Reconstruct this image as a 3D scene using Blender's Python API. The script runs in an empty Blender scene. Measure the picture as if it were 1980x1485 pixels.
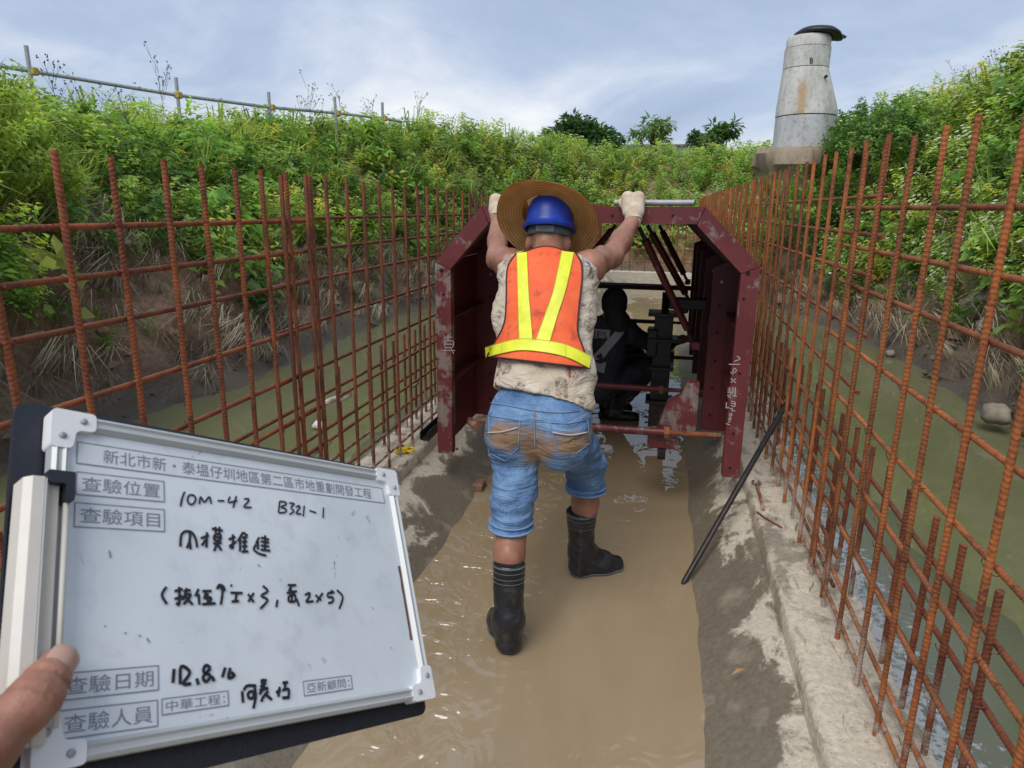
import bpy, math, random
import numpy as np
from mathutils import Vector, Matrix, noise as mnoise
random.seed(7); RNG = np.random.default_rng(7)
scene = bpy.context.scene
COL = scene.collection
# ------------------------------------------------------------------ camera, sky, sun, exposure
F = 1320.0; CX, CY = 990.0, 742.5; EYE = 1.5            # lens of the photograph in its own pixels
C2W = np.array([[0.9765, -0.0660, 0.2052], [0.2145, 0.2417, -0.9463], [0.0129, 0.9681, 0.2502]])
u_, s_, v_ = np.linalg.svd(C2W); C2W = u_ @ v_
CAM = np.array([0.0, 0.0, EYE])
cam_d = bpy.data.cameras.new('camera'); cam_o = bpy.data.objects.new('camera', cam_d); COL.objects.link(cam_o)
cam_d.sensor_width = 36.0; cam_d.lens = F * 36.0 / 1980.0; cam_d.clip_start = 0.02; cam_d.clip_end = 2000
M4 = Matrix.Identity(4)
for i in range(3):
    for j in range(3): M4[i][j] = float(C2W[i, j])
M4.translation = Vector(CAM.tolist()); cam_o.matrix_world = M4
cam_d.dof.use_dof = True; cam_d.dof.focus_distance = 2.7; cam_d.dof.aperture_fstop = 17.0
scene.camera = cam_o

SUN_EL, SUN_AZ = math.radians(56), math.radians(196)     # azimuth clockwise from +Y: high, behind and left of the camera
w = bpy.data.worlds.new('World'); scene.world = w; w.use_nodes = True
wn, wl = w.node_tree.nodes, w.node_tree.links; wn.clear()
def wnode(t, **k):
    n = wn.new(t)
    for a, b in k.items(): setattr(n, a, b)
    return n
out = wnode('ShaderNodeOutputWorld'); bg = wnode('ShaderNodeBackground'); bg.inputs[1].default_value = 0.1
sky = wnode('ShaderNodeTexSky', sky_type='NISHITA', sun_disc=False, sun_elevation=SUN_EL, sun_rotation=SUN_AZ, air_density=1.0, dust_density=2.0)
tc = wnode('ShaderNodeTexCoord'); sep = wnode('ShaderNodeSeparateXYZ'); wl.new(tc.outputs['Generated'], sep.inputs[0])
ab = wnode('ShaderNodeMath', operation='ABSOLUTE'); wl.new(sep.outputs[2], ab.inputs[0])
ad = wnode('ShaderNodeMath', operation='ADD'); wl.new(ab.outputs[0], ad.inputs[0]); ad.inputs[1].default_value = 0.22
dv = wnode('ShaderNodeVectorMath', operation='DIVIDE'); wl.new(tc.outputs['Generated'], dv.inputs[0])
cmb = wnode('ShaderNodeCombineXYZ')
for i in range(3): wl.new(ad.outputs[0], cmb.inputs[i])
wl.new(cmb.outputs[0], dv.inputs[1])
mpw = wnode('ShaderNodeMapping'); mpw.inputs['Scale'].default_value = (1.0, 0.9, 0.6); mpw.inputs['Location'].default_value = (5.1, 2.7, 0.4)
wl.new(dv.outputs[0], mpw.inputs[0])
n1 = wnode('ShaderNodeTexNoise'); n1.inputs['Scale'].default_value = 0.95; n1.inputs['Detail'].default_value = 7; n1.inputs['Roughness'].default_value = 0.58; n1.inputs['Distortion'].default_value = 0.35
wl.new(mpw.outputs[0], n1.inputs['Vector'])
rp = wnode('ShaderNodeValToRGB'); cr = rp.color_ramp
cr.elements[0].position = 0.33; cr.elements[0].color = (0.31, 0.385, 0.53, 1)
cr.elements[1].position = 0.68; cr.elements[1].color = (0.76, 0.775, 0.80, 1)
e = cr.elements.new(0.46); e.color = (0.385, 0.465, 0.61, 1)
e = cr.elements.new(0.56); e.color = (0.53, 0.585, 0.69, 1)
wl.new(n1.outputs[0], rp.inputs[0])
mul = wnode('ShaderNodeMixRGB', blend_type='MULTIPLY'); mul.inputs[0].default_value = 1; wl.new(rp.outputs[0], mul.inputs[1]); mul.inputs[2].default_value = (10, 10, 10, 1)
mxw = wnode('ShaderNodeMixRGB'); mxw.inputs[0].default_value = 0.86; wl.new(sky.outputs[0], mxw.inputs[1]); wl.new(mul.outputs[0], mxw.inputs[2])
wl.new(mxw.outputs[0], bg.inputs[0]); wl.new(bg.outputs[0], out.inputs[0])
sd = bpy.data.lights.new('sun', 'SUN'); sd.energy = 1.9; sd.angle = math.radians(40); sd.color = (1.0, 0.95, 0.87)
so = bpy.data.objects.new('sun', sd); COL.objects.link(so); so.location = (0, 0, 20)
sdir = Vector((math.sin(SUN_AZ) * math.cos(SUN_EL), math.cos(SUN_AZ) * math.cos(SUN_EL), math.sin(SUN_EL)))
so.rotation_euler = sdir.to_track_quat('Z', 'Y').to_euler()
vs = scene.view_settings; vs.view_transform = 'Standard'; vs.look = 'None'; vs.exposure = 0.38; vs.gamma = 1.0; vs.use_curve_mapping = False
scene.render.engine = 'CYCLES'; scene.cycles.use_denoising = True; scene.cycles.max_bounces = 8
scene.cycles.transparent_max_bounces = 8; scene.cycles.caustics_reflective = False; scene.cycles.caustics_refractive = False

# ------------------------------------------------------------------ survey helpers: where a sight line of the photograph meets a plane of the place
def ray(p): return C2W @ np.array([(p[0] - CX) / F, -(p[1] - CY) / F, -1.0])
def onz(p, z): d = ray(p); return CAM + d * ((z - EYE) / d[2])
def onx(p, x): d = ray(p); return CAM + d * (x / d[0])
def ony(p, y): d = ray(p); return CAM + d * (y / d[1])
def unit(v): v = np.asarray(v, float); return v / np.linalg.norm(v)
def sm(a, b, x): t = np.clip((x - a) / (b - a), 0, 1); return t * t * (3 - 2 * t)
def nz(p, s=1.0): return mnoise.noise(Vector((float(p[0]) * s, float(p[1]) * s, float(p[2]) * s)))
def fbm(p, s=1.0, o=4): return mnoise.fractal(Vector((float(p[0]) * s, float(p[1]) * s, float(p[2]) * s)), 0.9, 2.0, o)

# ------------------------------------------------------------------ mesh helpers
class MB:
    def __init__(s): s.v = []; s.f = []
    def add(s, vs, fs):
        o = len(s.v); s.v += [tuple(map(float, q)) for q in vs]; s.f += [tuple(i + o for i in q) for q in fs]; return s
    def box(s, lo, hi, bev=0.0):
        x0, y0, z0 = lo; x1, y1, z1 = hi
        if bev <= 0:
            return s.add([(x0,y0,z0),(x1,y0,z0),(x1,y1,z0),(x0,y1,z0),(x0,y0,z1),(x1,y0,z1),(x1,y1,z1),(x0,y1,z1)],
                         [(0,3,2,1),(4,5,6,7),(0,1,5,4),(1,2,6,5),(2,3,7,6),(3,0,4,7)])
        b = min(bev, (x1-x0)*.45, (y1-y0)*.45, (z1-z0)*.45)
        rings = []
        for z, k in ((z0, b), (z0 + b, 0), (z1 - b, 0), (z1, b)):
            X0, X1, Y0, Y1 = x0 + k, x1 - k, y0 + k, y1 - k
            c = b * .6 if k == 0 else 0
            rings.append([(X0+c,Y0,z),(X1-c,Y0,z),(X1,Y0+c,z),(X1,Y1-c,z),(X1-c,Y1,z),(X0+c,Y1,z),(X0,Y1-c,z),(X0,Y0+c,z)])
        return s.loft(rings, True, True)
    def loft(s, rings, closed=True, caps=True):
        n = len(rings[0]); o = len(s.v)
        for r in rings: s.v += [tuple(map(float, q)) for q in r]
        for i in range(len(rings) - 1):
            for j in range(n if closed else n - 1):
                k = (j + 1) % n
                s.f.append((o + i*n + j, o + i*n + k, o + (i+1)*n + k, o + (i+1)*n + j))
        if caps and closed:
            s.f.append(tuple(o + j for j in reversed(range(n)))); e = o + (len(rings) - 1) * n
            s.f.append(tuple(e + j for j in range(n)))
        return s
    def tube(s, pts, r, n=8, caps=True, flat=None):
        pts = [np.asarray(p, float) for p in pts]; m = len(pts)
        rs = r if hasattr(r, '__len__') else [r] * m
        t0 = unit(pts[1] - pts[0]); up = np.array([0, 0, 1.0]) if abs(t0[2]) < .9 else np.array([1.0, 0, 0])
        a = unit(np.cross(up, t0)); rings = []
        for i in range(m):
            t = unit(pts[min(i + 1, m - 1)] - pts[max(i - 1, 0)]); a = unit(a - t * np.dot(a, t)); b = np.cross(t, a)
            rings.append([pts[i] + rs[i] * (math.cos(2*math.pi*k/n) * a + math.sin(2*math.pi*k/n) * b * (flat or 1)) for k in range(n)])
        return s.loft(rings, True, caps)
    def lathe(s, prof, n=32, mat=None, a0=0, a1=2*math.pi, caps=False):
        full = abs(a1 - a0 - 2*math.pi) < 1e-6; m = n if full else n + 1
        rings = []
        for rr, z in prof:
            ring = []
            for k in range(m):
                t = a0 + (a1 - a0) * k / n; q = np.array([rr*math.cos(t), rr*math.sin(t), z])
                ring.append(mat @ np.append(q, 1) if mat is not None else q)
            rings.append([q[:3] for q in ring])
        return s.loft(rings, full, caps)
    def ribbon(s, pts, wd, nrm):
        pts = [np.asarray(p, float) for p in pts]; nrm = unit(nrm); m = len(pts); L = []; R = []
        for i in range(m):
            t = pts[min(i + 1, m - 1)] - pts[max(i - 1, 0)]
            t = t / (np.linalg.norm(t) + 1e-9); sd_ = np.cross(nrm, t); k = wd[i] if hasattr(wd, '__len__') else wd
            L.append(pts[i] + sd_ * k / 2); R.append(pts[i] - sd_ * k / 2)
        o = len(s.v); s.v += [tuple(q) for q in L] + [tuple(q) for q in R]
        for i in range(m - 1): s.f.append((o + m + i, o + m + i + 1, o + i + 1, o + i))
        return s
def lerp_path(p, k=4):
    """Catmull-Rom through points"""
    p = [np.asarray(q, float) for q in p]; o = []
    if len(p) < 3: return p
    for i in range(len(p) - 1):
        a, b, c, d = p[max(i-1, 0)], p[i], p[i+1], p[min(i+2, len(p)-1)]
        for j in range(k):
            t = j / k; o.append(.5*((2*b) + (c-a)*t + (2*a-5*b+4*c-d)*t*t + (3*b-a-3*c+d)*t**3))
    o.append(p[-1]); return o
def mesh_of(name, V, Fs, smooth=False, auto=None):
    me = bpy.data.meshes.new(name); me.from_pydata([tuple(q) for q in V], [], [tuple(q) for q in Fs]); me.validate()
    if smooth:
        me.polygons.foreach_set('use_smooth', [True] * len(me.polygons))
        if auto is not None: me.set_sharp_from_angle(angle=math.radians(auto))
    me.update(); return me
def base_of(parent):
    b = np.zeros(3); p = parent
    while p is not None: b += np.array(p.location); p = p.parent
    return b
def obj(name, mb, mat, parent=None, smooth=False, auto=None, loc=None):
    """one mesh object; shapes are given in world metres and stored relative to the parent (or to loc)"""
    V, Fs = (mb.v, mb.f) if isinstance(mb, MB) else mb
    V = np.array(V, float)
    b = base_of(parent) if parent is not None else (np.array(loc, float) if loc is not None else np.zeros(3))
    o = bpy.data.objects.new(name, mesh_of(name, V - b, Fs, smooth, auto)); COL.objects.link(o)
    if mat is not None: o.data.materials.append(mat)
    if parent is not None: o.parent = parent
    elif loc is not None: o.location = loc
    return o
def inst(name, me, parent, loc, rot=(0, 0, 0), scale=(1, 1, 1)):
    o = bpy.data.objects.new(name, me); COL.objects.link(o); o.parent = parent
    o.location = np.array(loc, float) - (base_of(parent) if parent is not None else 0); o.rotation_euler = rot; o.scale = scale
    return o
def tag(o, label=None, cat=None, group=None, kind=None):
    if label: o['label'] = label
    if cat: o['category'] = cat
    if group: o['group'] = group
    if kind: o['kind'] = kind
    return o
def thing(name, label, cat, loc=(0, 0, 0), group=None):
    o = bpy.data.objects.new(name, None); COL.objects.link(o); o.location = loc; o.empty_display_size = .1
    return tag(o, label, cat, group)
# ------------------------------------------------------------------ materials
class NT:
    def __init__(s, name):
        s.m = bpy.data.materials.new(name); s.m.use_nodes = True; s.t = s.m.node_tree; s.n = s.t.nodes; s.l = s.t.links
        s.b = s.n['Principled BSDF']; s.o = s.n['Material Output']; s._tc = None
    def tc(s, kind='Object'):
        if s._tc is None: s._tc = s.n.new('ShaderNodeTexCoord')
        return s._tc.outputs[kind]
    def geo(s): g = s.n.new('ShaderNodeNewGeometry'); return g.outputs['Position']
    def mp(s, vec, scale=(1,1,1), loc=(0,0,0), rot=(0,0,0)):
        m = s.n.new('ShaderNodeMapping'); m.inputs['Scale'].default_value = scale; m.inputs['Location'].default_value = loc; m.inputs['Rotation'].default_value = rot
        s.l.new(vec, m.inputs[0]); return m.outputs[0]
    def noise(s, vec, scale=5, detail=4, rough=.55, dist=0):
        n = s.n.new('ShaderNodeTexNoise'); n.inputs['Scale'].default_value = scale; n.inputs['Detail'].default_value = detail
        n.inputs['Roughness'].default_value = rough; n.inputs['Distortion'].default_value = dist; s.l.new(vec, n.inputs['Vector']); return n.outputs[0]
    def vor(s, vec, scale=5, feature='F1', out='Distance', rnd=1):
        n = s.n.new('ShaderNodeTexVoronoi'); n.feature = feature; n.inputs['Scale'].default_value = scale; n.inputs['Randomness'].default_value = rnd
        s.l.new(vec, n.inputs['Vector']); return n.outputs[out]
    def wave(s, vec, scale, dist=0, typ='BANDS', dirn='X'):
        n = s.n.new('ShaderNodeTexWave'); n.wave_type = typ
        if typ == 'BANDS': n.bands_direction = dirn
        else: n.rings_direction = dirn
        n.inputs['Scale'].default_value = scale; n.inputs['Distortion'].default_value = dist
        s.l.new(vec, n.inputs['Vector']); return n.outputs['Fac']
    def ramp(s, fac, stops, interp='LINEAR'):
        r = s.n.new('ShaderNodeValToRGB'); c = r.color_ramp; c.interpolation = interp
        while len(c.elements) < len(stops): c.elements.new(.5)
        for e_, (p, col) in zip(c.elements, sorted(stops, key=lambda q: q[0])):
            e_.position = p; col = (col, col, col) if not hasattr(col, '__len__') else col; e_.color = (*col[:3], 1)
        s.l.new(fac, r.inputs[0]); return r.outputs[0]
    def mix(s, fac, a, b, mode='MIX'):
        m = s.n.new('ShaderNodeMixRGB'); m.blend_type = mode
        for i, q in ((0, fac), (1, a), (2, b)):
            if hasattr(q, 'is_linked') or hasattr(q, 'links'): s.l.new(q, m.inputs[i])
            elif i == 0: m.inputs[0].default_value = q
            else: m.inputs[i].default_value = (*q[:3], 1)
        return m.outputs[0]
    def math(s, op, a, b=0.0, clamp=False):
        m = s.n.new('ShaderNodeMath'); m.operation = op; m.use_clamp = clamp
        for i, q in ((0, a), (1, b)):
            if hasattr(q, 'links'): s.l.new(q, m.inputs[i])
            else: m.inputs[i].default_value = q
        return m.outputs[0]
    def sep(s, vec): n = s.n.new('ShaderNodeSeparateXYZ'); s.l.new(vec, n.inputs[0]); return n.outputs
    def col(s, c): s.l.new(c, s.b.inputs['Base Color']) if hasattr(c, 'links') else setattr(s.b.inputs['Base Color'], 'default_value', (*c, 1)); return s
    def rough(s, c): s.l.new(c, s.b.inputs['Roughness']) if hasattr(c, 'links') else setattr(s.b.inputs['Roughness'], 'default_value', c); return s
    def set(s, **k):
        for a, v in k.items(): s.b.inputs[a.replace('_', ' ')].default_value = v
        return s
    def bump(s, h, strength=.3, dist=.01):
        n = s.n.new('ShaderNodeBump'); n.inputs['Strength'].default_value = strength; n.inputs['Distance'].default_value = dist
        s.l.new(h, n.inputs['Height']); prev = s.b.inputs['Normal']
        if prev.is_linked: s.l.new(prev.links[0].from_socket, n.inputs['Normal'])
        s.l.new(n.outputs[0], prev); return s
def simple(name, col, rough=.6, var=.15, scale=20, bump=0.0, metal=0.0, **k):
    t = NT(name); nn = t.noise(t.tc(), scale, 5)
    t.col(t.mix(1, t.ramp(nn, [(.3, 1 - var), (.7, 1 + var)]), col, 'MULTIPLY') if var else col); t.rough(rough); t.set(Metallic=metal, **k)
    if bump: t.bump(t.noise(t.tc(), scale * 3, 4), bump, .004)
    return t.m
M = {}
def mk_rust(name, light, dark, mortar):
    t = NT(name); g = t.geo(); oi = t.n.new('ShaderNodeObjectInfo').outputs['Random']; a = t.noise(g, 9, 4, .6); b = t.noise(g, 120, 3, .6)
    c = t.mix(t.ramp(a, [(.35, 0.0), (.65, 1.0)]), dark, light); c = t.mix(t.ramp(b, [(.40, 0.0), (.75, .55)]), c, (light[0]*1.45, light[1]*1.6, light[2]*1.5))
    c = t.mix(t.ramp(t.noise(g, 45, 2), [(.62, 0.0), (.72, .55)]), c, (dark[0]*.5, dark[1]*.5, dark[2]*.6))
    z = t.sep(g)[2]
    mk = t.math('MULTIPLY', t.ramp(z, [(.27, 1.0), (.48, .0)]), t.ramp(t.noise(g, 13, 5, .7), [(.46, 0.0), (.60, .9)]))
    c = t.mix(1, c, t.ramp(oi, [(0., (.72, .70, .72)), (.5, (1., 1., 1.)), (1., (1.22, 1.12, 1.0))]), 'MULTIPLY')
    if mortar: c = t.mix(mk, c, (.46, .42, .36))
    t.col(c); t.rough(.82); t.bump(b, .5, .002); return t.m
M['rust'] = mk_rust('rebar rust', (.36, .118, .034), (.12, .038, .020), True)
M['rust_dark'] = mk_rust('rebar rust red', (.245, .072, .028), (.080, .027, .018), True)
def mk_paint(name, wear):
    t = NT(name); g = t.geo(); a = t.noise(g, 4, 5, .6); s = t.noise(t.mp(g, (30, 30, 5)), 1.0, 5, .65)
    c = t.mix(t.ramp(a, [(.3, 0.), (.7, 1.)]), (.105, .016, .018), (.165, .028, .030))
    c = t.mix(t.ramp(t.noise(g, 38, 5, .7), [(.55, 0.), (.72, .6)]), c, (.075, .028, .024))
    c = t.mix(t.ramp(t.noise(g, 11, 6, .75), [(.60 - wear, 0.), (.68 - wear, .8)]), c, (.25, .21, .185))
    c = t.mix(t.ramp(s, [(.66 - wear*.6, 0.), (.72 - wear*.6, .7)]), c, (.32, .255, .235))
    t.col(c); t.rough(t.ramp(a, [(.3, .38), (.7, .6)])); t.bump(t.noise(g, 60, 4), .25, .002); return t.m
M['paint'] = mk_paint('maroon form paint', 0.035)
M['paint_worn'] = mk_paint('maroon form paint, cement smeared', .10)
M['paint_dark'] = mk_paint('old maroon form paint', -.1)
M['hole'] = simple('hole black', (.006, .006, .006), .9, 0)  # near-black colour standing in for the shade inside holes and gaps
M['bolt'] = simple('zinc bolt', (.45, .43, .40), .45, .2, 60, metal=.6)
M['galv'] = simple('galvanised pipe', (.36, .375, .39), .55, .22, 30, .15, metal=.35)
M['mark'] = simple('paint marker white', (.48, .42, .41), .7, .1)
def mk_concrete(name, dry, wet, wetbias, spk=.35, zw=.5, bmp=.8):
    t = NT(name); g = t.geo(); z = t.sep(g)[2]
    pat = t.noise(t.mp(g, (2.2, 1.5, 2.2)), 2.1, 7, .68, .4)
    fac = t.ramp(t.math('ADD', pat, t.math('MULTIPLY', z, zw)), [(.50 + wetbias, 0.), (.56 + wetbias, 1.)])
    fine = t.ramp(t.noise(g, 55, 5, .65), [(.3, .78), (.7, 1.15)])
    c = t.mix(fac, wet, dry); c = t.mix(1, c, fine, 'MULTIPLY')
    c = t.mix(t.ramp(t.vor(g, 70), [(.05, .75), (.18, 0.)]), c, (.10, .085, .07)); c = t.mix(t.ramp(t.noise(g, 19, 5, .75), [(.58, 0.), (.70, .5)]), c, (dry[0]*.45, dry[1]*.42, dry[2]*.40))
    c = t.mix(t.ramp(t.noise(g, 6, 3), [(.55, 0.), (.75, spk)]), c, (dry[0]*1.2, dry[1]*1.2, dry[2]*1.18))
    t.col(c); t.rough(t.mix(fac, (.35,)*3, (.88,)*3)); t.bump(t.noise(g, 40, 6, .65), bmp, .010); t.bump(t.noise(g, 9, 4), bmp*.6, .03); return t.m
M['kerb'] = mk_concrete('dry kerb concrete', (.60, .525, .41), (.34, .285, .215), .045)
M['haunch'] = mk_concrete('haunch concrete', (.56, .495, .39), (.20, .168, .122), .15, .35, 1.1, .28)
M['concrete_far'] = mk_concrete('pale concrete', (.5, .46, .38), (.36, .33, .28), -.1)
def mk_blinding():
    t = NT('wet blinding concrete'); g = t.geo(); c = t.mix(t.ramp(t.noise(g, 5, 5, .65), [(.3, 0.), (.7, 1.)]), (.25, .265, .29), (.38, .39, .40))
    x = t.sep(g)[0]; d = t.math('ADD', t.math('ABSOLUTE', t.math('ADD', x, .37)), t.math('MULTIPLY', t.noise(g, 2.2, 4), .3)); cov = t.ramp(t.math('MULTIPLY', d, .5), [(.66, .0), (.80, .30)])
    sp = t.math('ADD', t.noise(g, 30, 5, .75), cov); c = t.mix(t.ramp(sp, [(.58, 0.), (.66, .9)]), c, (.085, .092, .042)); t.col(c); t.rough(.22); t.bump(t.noise(g, 40, 4), .2, .004); return t.m
M['blinding'] = mk_blinding()
def mk_shaft(name, base, stain):
    t = NT(name); g = t.geo(); sv = t.mp(g, (1, 1, .25))
    c = t.mix(t.ramp(t.noise(sv, 3.0, 6, .65), [(.35, 0.), (.7, 1.)]), base, (base[0]*1.35, base[1]*1.35, base[2]*1.33))
    c = t.mix(t.ramp(t.noise(g, 14, 6, .7), [(.52, 0.), (.68, .65)]), c, (base[0]*.45, base[1]*.45, base[2]*.44)); c = t.mix(t.ramp(t.noise(t.mp(g, (1.6, 1.6, .5)), 2.2, 5, .7), [(.50, 0.), (.62, .5)]), c, (base[0]*.62, base[1]*.58, base[2]*.52))
    if stain is not None:
        x, y, z = t.sep(g)[:3]
        u = t.math('ABSOLUTE', t.math('SUBTRACT', t.math('ADD', x, t.math('MULTIPLY', t.noise(g, 3), .10)), stain))
        zz = t.ramp(t.math('MULTIPLY', z, .2), [(.505, 0.), (.54, 1.), (.66, .8), (.70, 0.)])
        c = t.mix(t.math('MULTIPLY', t.ramp(u, [(.03, .85), (.075, 0.)]), zz), c, (.46, .27, .10))
    t.col(c); t.rough(.85); t.bump(t.noise(g, 30, 6, .65), .4, .012); return t.m
M['shaft'] = mk_shaft('shaft concrete', (.50, .495, .465), 1.93)
M['shaft_low'] = mk_shaft('shaft concrete grey', (.44, .45, .46), None)
M['shaft_rough'] = mk_shaft('broken concrete', (.27, .215, .155), None)
def mk_water(name, deep, col2, bs, dist, scale, ripple, ior):
    """silty water: a flat diffuse body under a rippled, Fresnel-weighted mirror surface"""
    t = NT(name); g = t.geo(); x = t.sep(g)[0]; t.n.remove(t.b)
    df = t.n.new('ShaderNodeBsdfDiffuse'); c = t.mix(t.ramp(t.noise(t.mp(g, (1, .45, 1)), 1.6, 7, .62, .7), [(.30, 0.), (.70, 1.)]), deep, col2); t.l.new(c, df.inputs[0])
    gl = t.n.new('ShaderNodeBsdfGlossy'); gl.inputs['Roughness'].default_value = .02
    h = t.math('MULTIPLY', t.noise(t.mp(g, (1, .55, 1)), scale, 3, .5, .8), bs)
    if ripple:
        msk = t.ramp(t.math('ADD', t.math('MULTIPLY', x, -1), t.math('MULTIPLY', t.noise(g, 1.6, 4), .9)), [(.92, 0.), (1.12, 1.)])
        h = t.math('ADD', h, t.math('MULTIPLY', t.noise(t.mp(g, (1.0, .8, 1)), 8.5, 2, .5, 1.6), t.math('MULTIPLY', msk, 5.0)))
        for bx, by in ((-.455, 2.06), (-.215, 2.63)):              # rings spreading from the two boots
            px_, py_ = t.math('SUBTRACT', x, bx), t.math('SUBTRACT', t.sep(g)[1], by); dd = t.math('SQRT', t.math('ADD', t.math('MULTIPLY', px_, px_), t.math('MULTIPLY', py_, py_)))
            h = t.math('ADD', h, t.math('MULTIPLY', t.math('SINE', t.math('MULTIPLY', dd, 95)), t.ramp(dd, [(.05, .22), (.42, 0.)])))
    b = t.n.new('ShaderNodeBump'); b.inputs['Strength'].default_value = 1.0; b.inputs['Distance'].default_value = dist; t.l.new(h, b.inputs['Height']); t.l.new(b.outputs[0], gl.inputs['Normal'])
    fr = t.n.new('ShaderNodeFresnel'); fr.inputs['IOR'].default_value = ior
    mx = t.n.new('ShaderNodeMixShader'); t.l.new(fr.outputs[0], mx.inputs[0]); t.l.new(df.outputs[0], mx.inputs[1]); t.l.new(gl.outputs[0], mx.inputs[2]); t.l.new(mx.outputs[0], t.o.inputs[0])
    return t.m
M['mudwater'] = mk_water('muddy channel water', (.275, .204, .12), (.37, .283, .175), .9, .012, 4, True, 1.78)
M['ditchwater'] = mk_water('green ditch water', (.125, .128, .062), (.165, .162, .088), .25, .008, 4, False, 1.36)
def mk_soil():
    t = NT('bank soil'); g = t.geo(); z = t.sep(g)[2]
    a = t.noise(g, 2.4, 7, .65); b = t.noise(g, 22, 6, .7)
    c = t.mix(t.ramp(a, [(.32, 0.), (.68, 1.)]), (.17, .11, .068), (.36, .225, .14))
    c = t.mix(1, c, t.ramp(b, [(.28, .55), (.72, 1.35)]), 'MULTIPLY')
    wet = t.ramp(t.math('ADD', z, t.math('MULTIPLY', t.noise(g, 3), .35)), [(.22, 1.), (.62, 0.)])
    c = t.mix(wet, c, (.11, .09, .065)); t.col(c); t.rough(t.mix(wet, (.92,)*3, (.6,)*3))
    t.bump(b, .8, .05); t.bump(t.noise(g, 90, 4), .5, .01); return t.m
M['soil'] = mk_soil()
def mk_leaf(name, trans=.48, rough=.5):
    t = NT(name); at = t.n.new('ShaderNodeAttribute'); at.attribute_name = 'tint'
    t.l.new(at.outputs['Color'], t.b.inputs['Base Color']); t.rough(rough); t.set(Specular_IOR_Level=.35)
    if trans:
        tr = t.n.new('ShaderNodeBsdfTranslucent'); hs = t.mix(1, at.outputs['Color'], (1.25, 1.25, .7), 'MULTIPLY'); t.l.new(hs, tr.inputs[0])
        mx = t.n.new('ShaderNodeMixShader'); mx.inputs[0].default_value = trans; t.l.new(t.b.outputs[0], mx.inputs[1]); t.l.new(tr.outputs[0], mx.inputs[2]); t.l.new(mx.outputs[0], t.o.inputs[0])
    return t.m
M['leaf'] = mk_leaf('weed leaves'); M['straw'] = mk_leaf('dry straw', 0, .85)
M['bark'] = simple('bark', (.14, .11, .08), .9, .3, 12, .4)
M['skin'] = None
def mk_skin():
    t = NT('sunburnt skin'); g = t.geo(); a = t.noise(g, 7, 4); b = t.noise(g, 130, 3)
    c = t.mix(t.ramp(a, [(.3, 0.), (.7, 1.)]), (.25, .105, .062), (.42, .205, .135)); c = t.mix(t.ramp(b, [(.5, 0.), (.8, .25)]), c, (.24, .09, .06))
    t.col(c); t.rough(t.ramp(a, [(.35, .34), (.65, .56)])); t.set(Subsurface_Weight=.12, Subsurface_Radius=(.012, .005, .003), Subsurface_Scale=.6); t.bump(b, .12, .002); return t
ts = mk_skin(); M['skin'] = ts.m
def mk_skin_close():
    t = NT('hand skin'); g = t.tc(); a = t.noise(g, 45, 5, .6); cells = t.vor(g, 700, 'DISTANCE_TO_EDGE', 'Distance'); fine = t.noise(g, 500, 3)
    c = t.mix(t.ramp(a, [(.3, 0.), (.7, 1.)]), (.27, .115, .072), (.41, .20, .135)); c = t.mix(t.ramp(fine, [(.5, 0.), (.8, .3)]), c, (.20, .075, .05))
    t.col(c); t.rough(.48); t.set(Subsurface_Weight=.12, Subsurface_Radius=(.008, .003, .002), Subsurface_Scale=.5); t.bump(t.ramp(cells, [(0., 0.), (.12, 1.)]), .35, .0006); t.bump(fine, .3, .0008); return t.m
M['skin_close'] = mk_skin_close()
def mk_vest():
    t = NT('orange mesh vest'); g = t.geo(); a = t.noise(g, 16, 5, .6)
    net = t.vor(g, 320); c = t.mix(t.ramp(a, [(.35, 0.), (.7, 1.)]), (.88, .115, .028), (.92, .17, .05))
    c = t.mix(t.ramp(t.noise(g, 26, 3), [(.55, 0.), (.70, .75)]), c, (.40, .060, .022)); c = t.mix(t.ramp(net, [(.25, 0.), (.5, .25)]), c, (.55, .06, .015))
    t.col(c); t.rough(.7); t.bump(net, .25, .002); t.bump(t.noise(g, 20, 3), .5, .008); return t.m
M['vest'] = mk_vest()
def mk_cloth(name, col, var=.12, sc=25, rough=.8, bump=.4):
    t = NT(name); g = t.geo(); a = t.noise(g, sc, 4); c = t.mix(1, t.ramp(a, [(.3, 1 - var), (.7, 1 + var)]), col, 'MULTIPLY')
    t.col(c); t.rough(rough); t.bump(t.noise(g, 14, 3), bump, .008); t.bump(t.noise(g, 400, 2), .2, .001); return t.m
M['yellow'] = mk_cloth('reflective yellow tape', (.72, .76, .03), .1, 30, .45)
M['stripe_edge'] = mk_cloth('stripe stitching', (.42, .40, .02))
M['binding'] = mk_cloth('dark binding', (.05, .018, .02))
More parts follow.
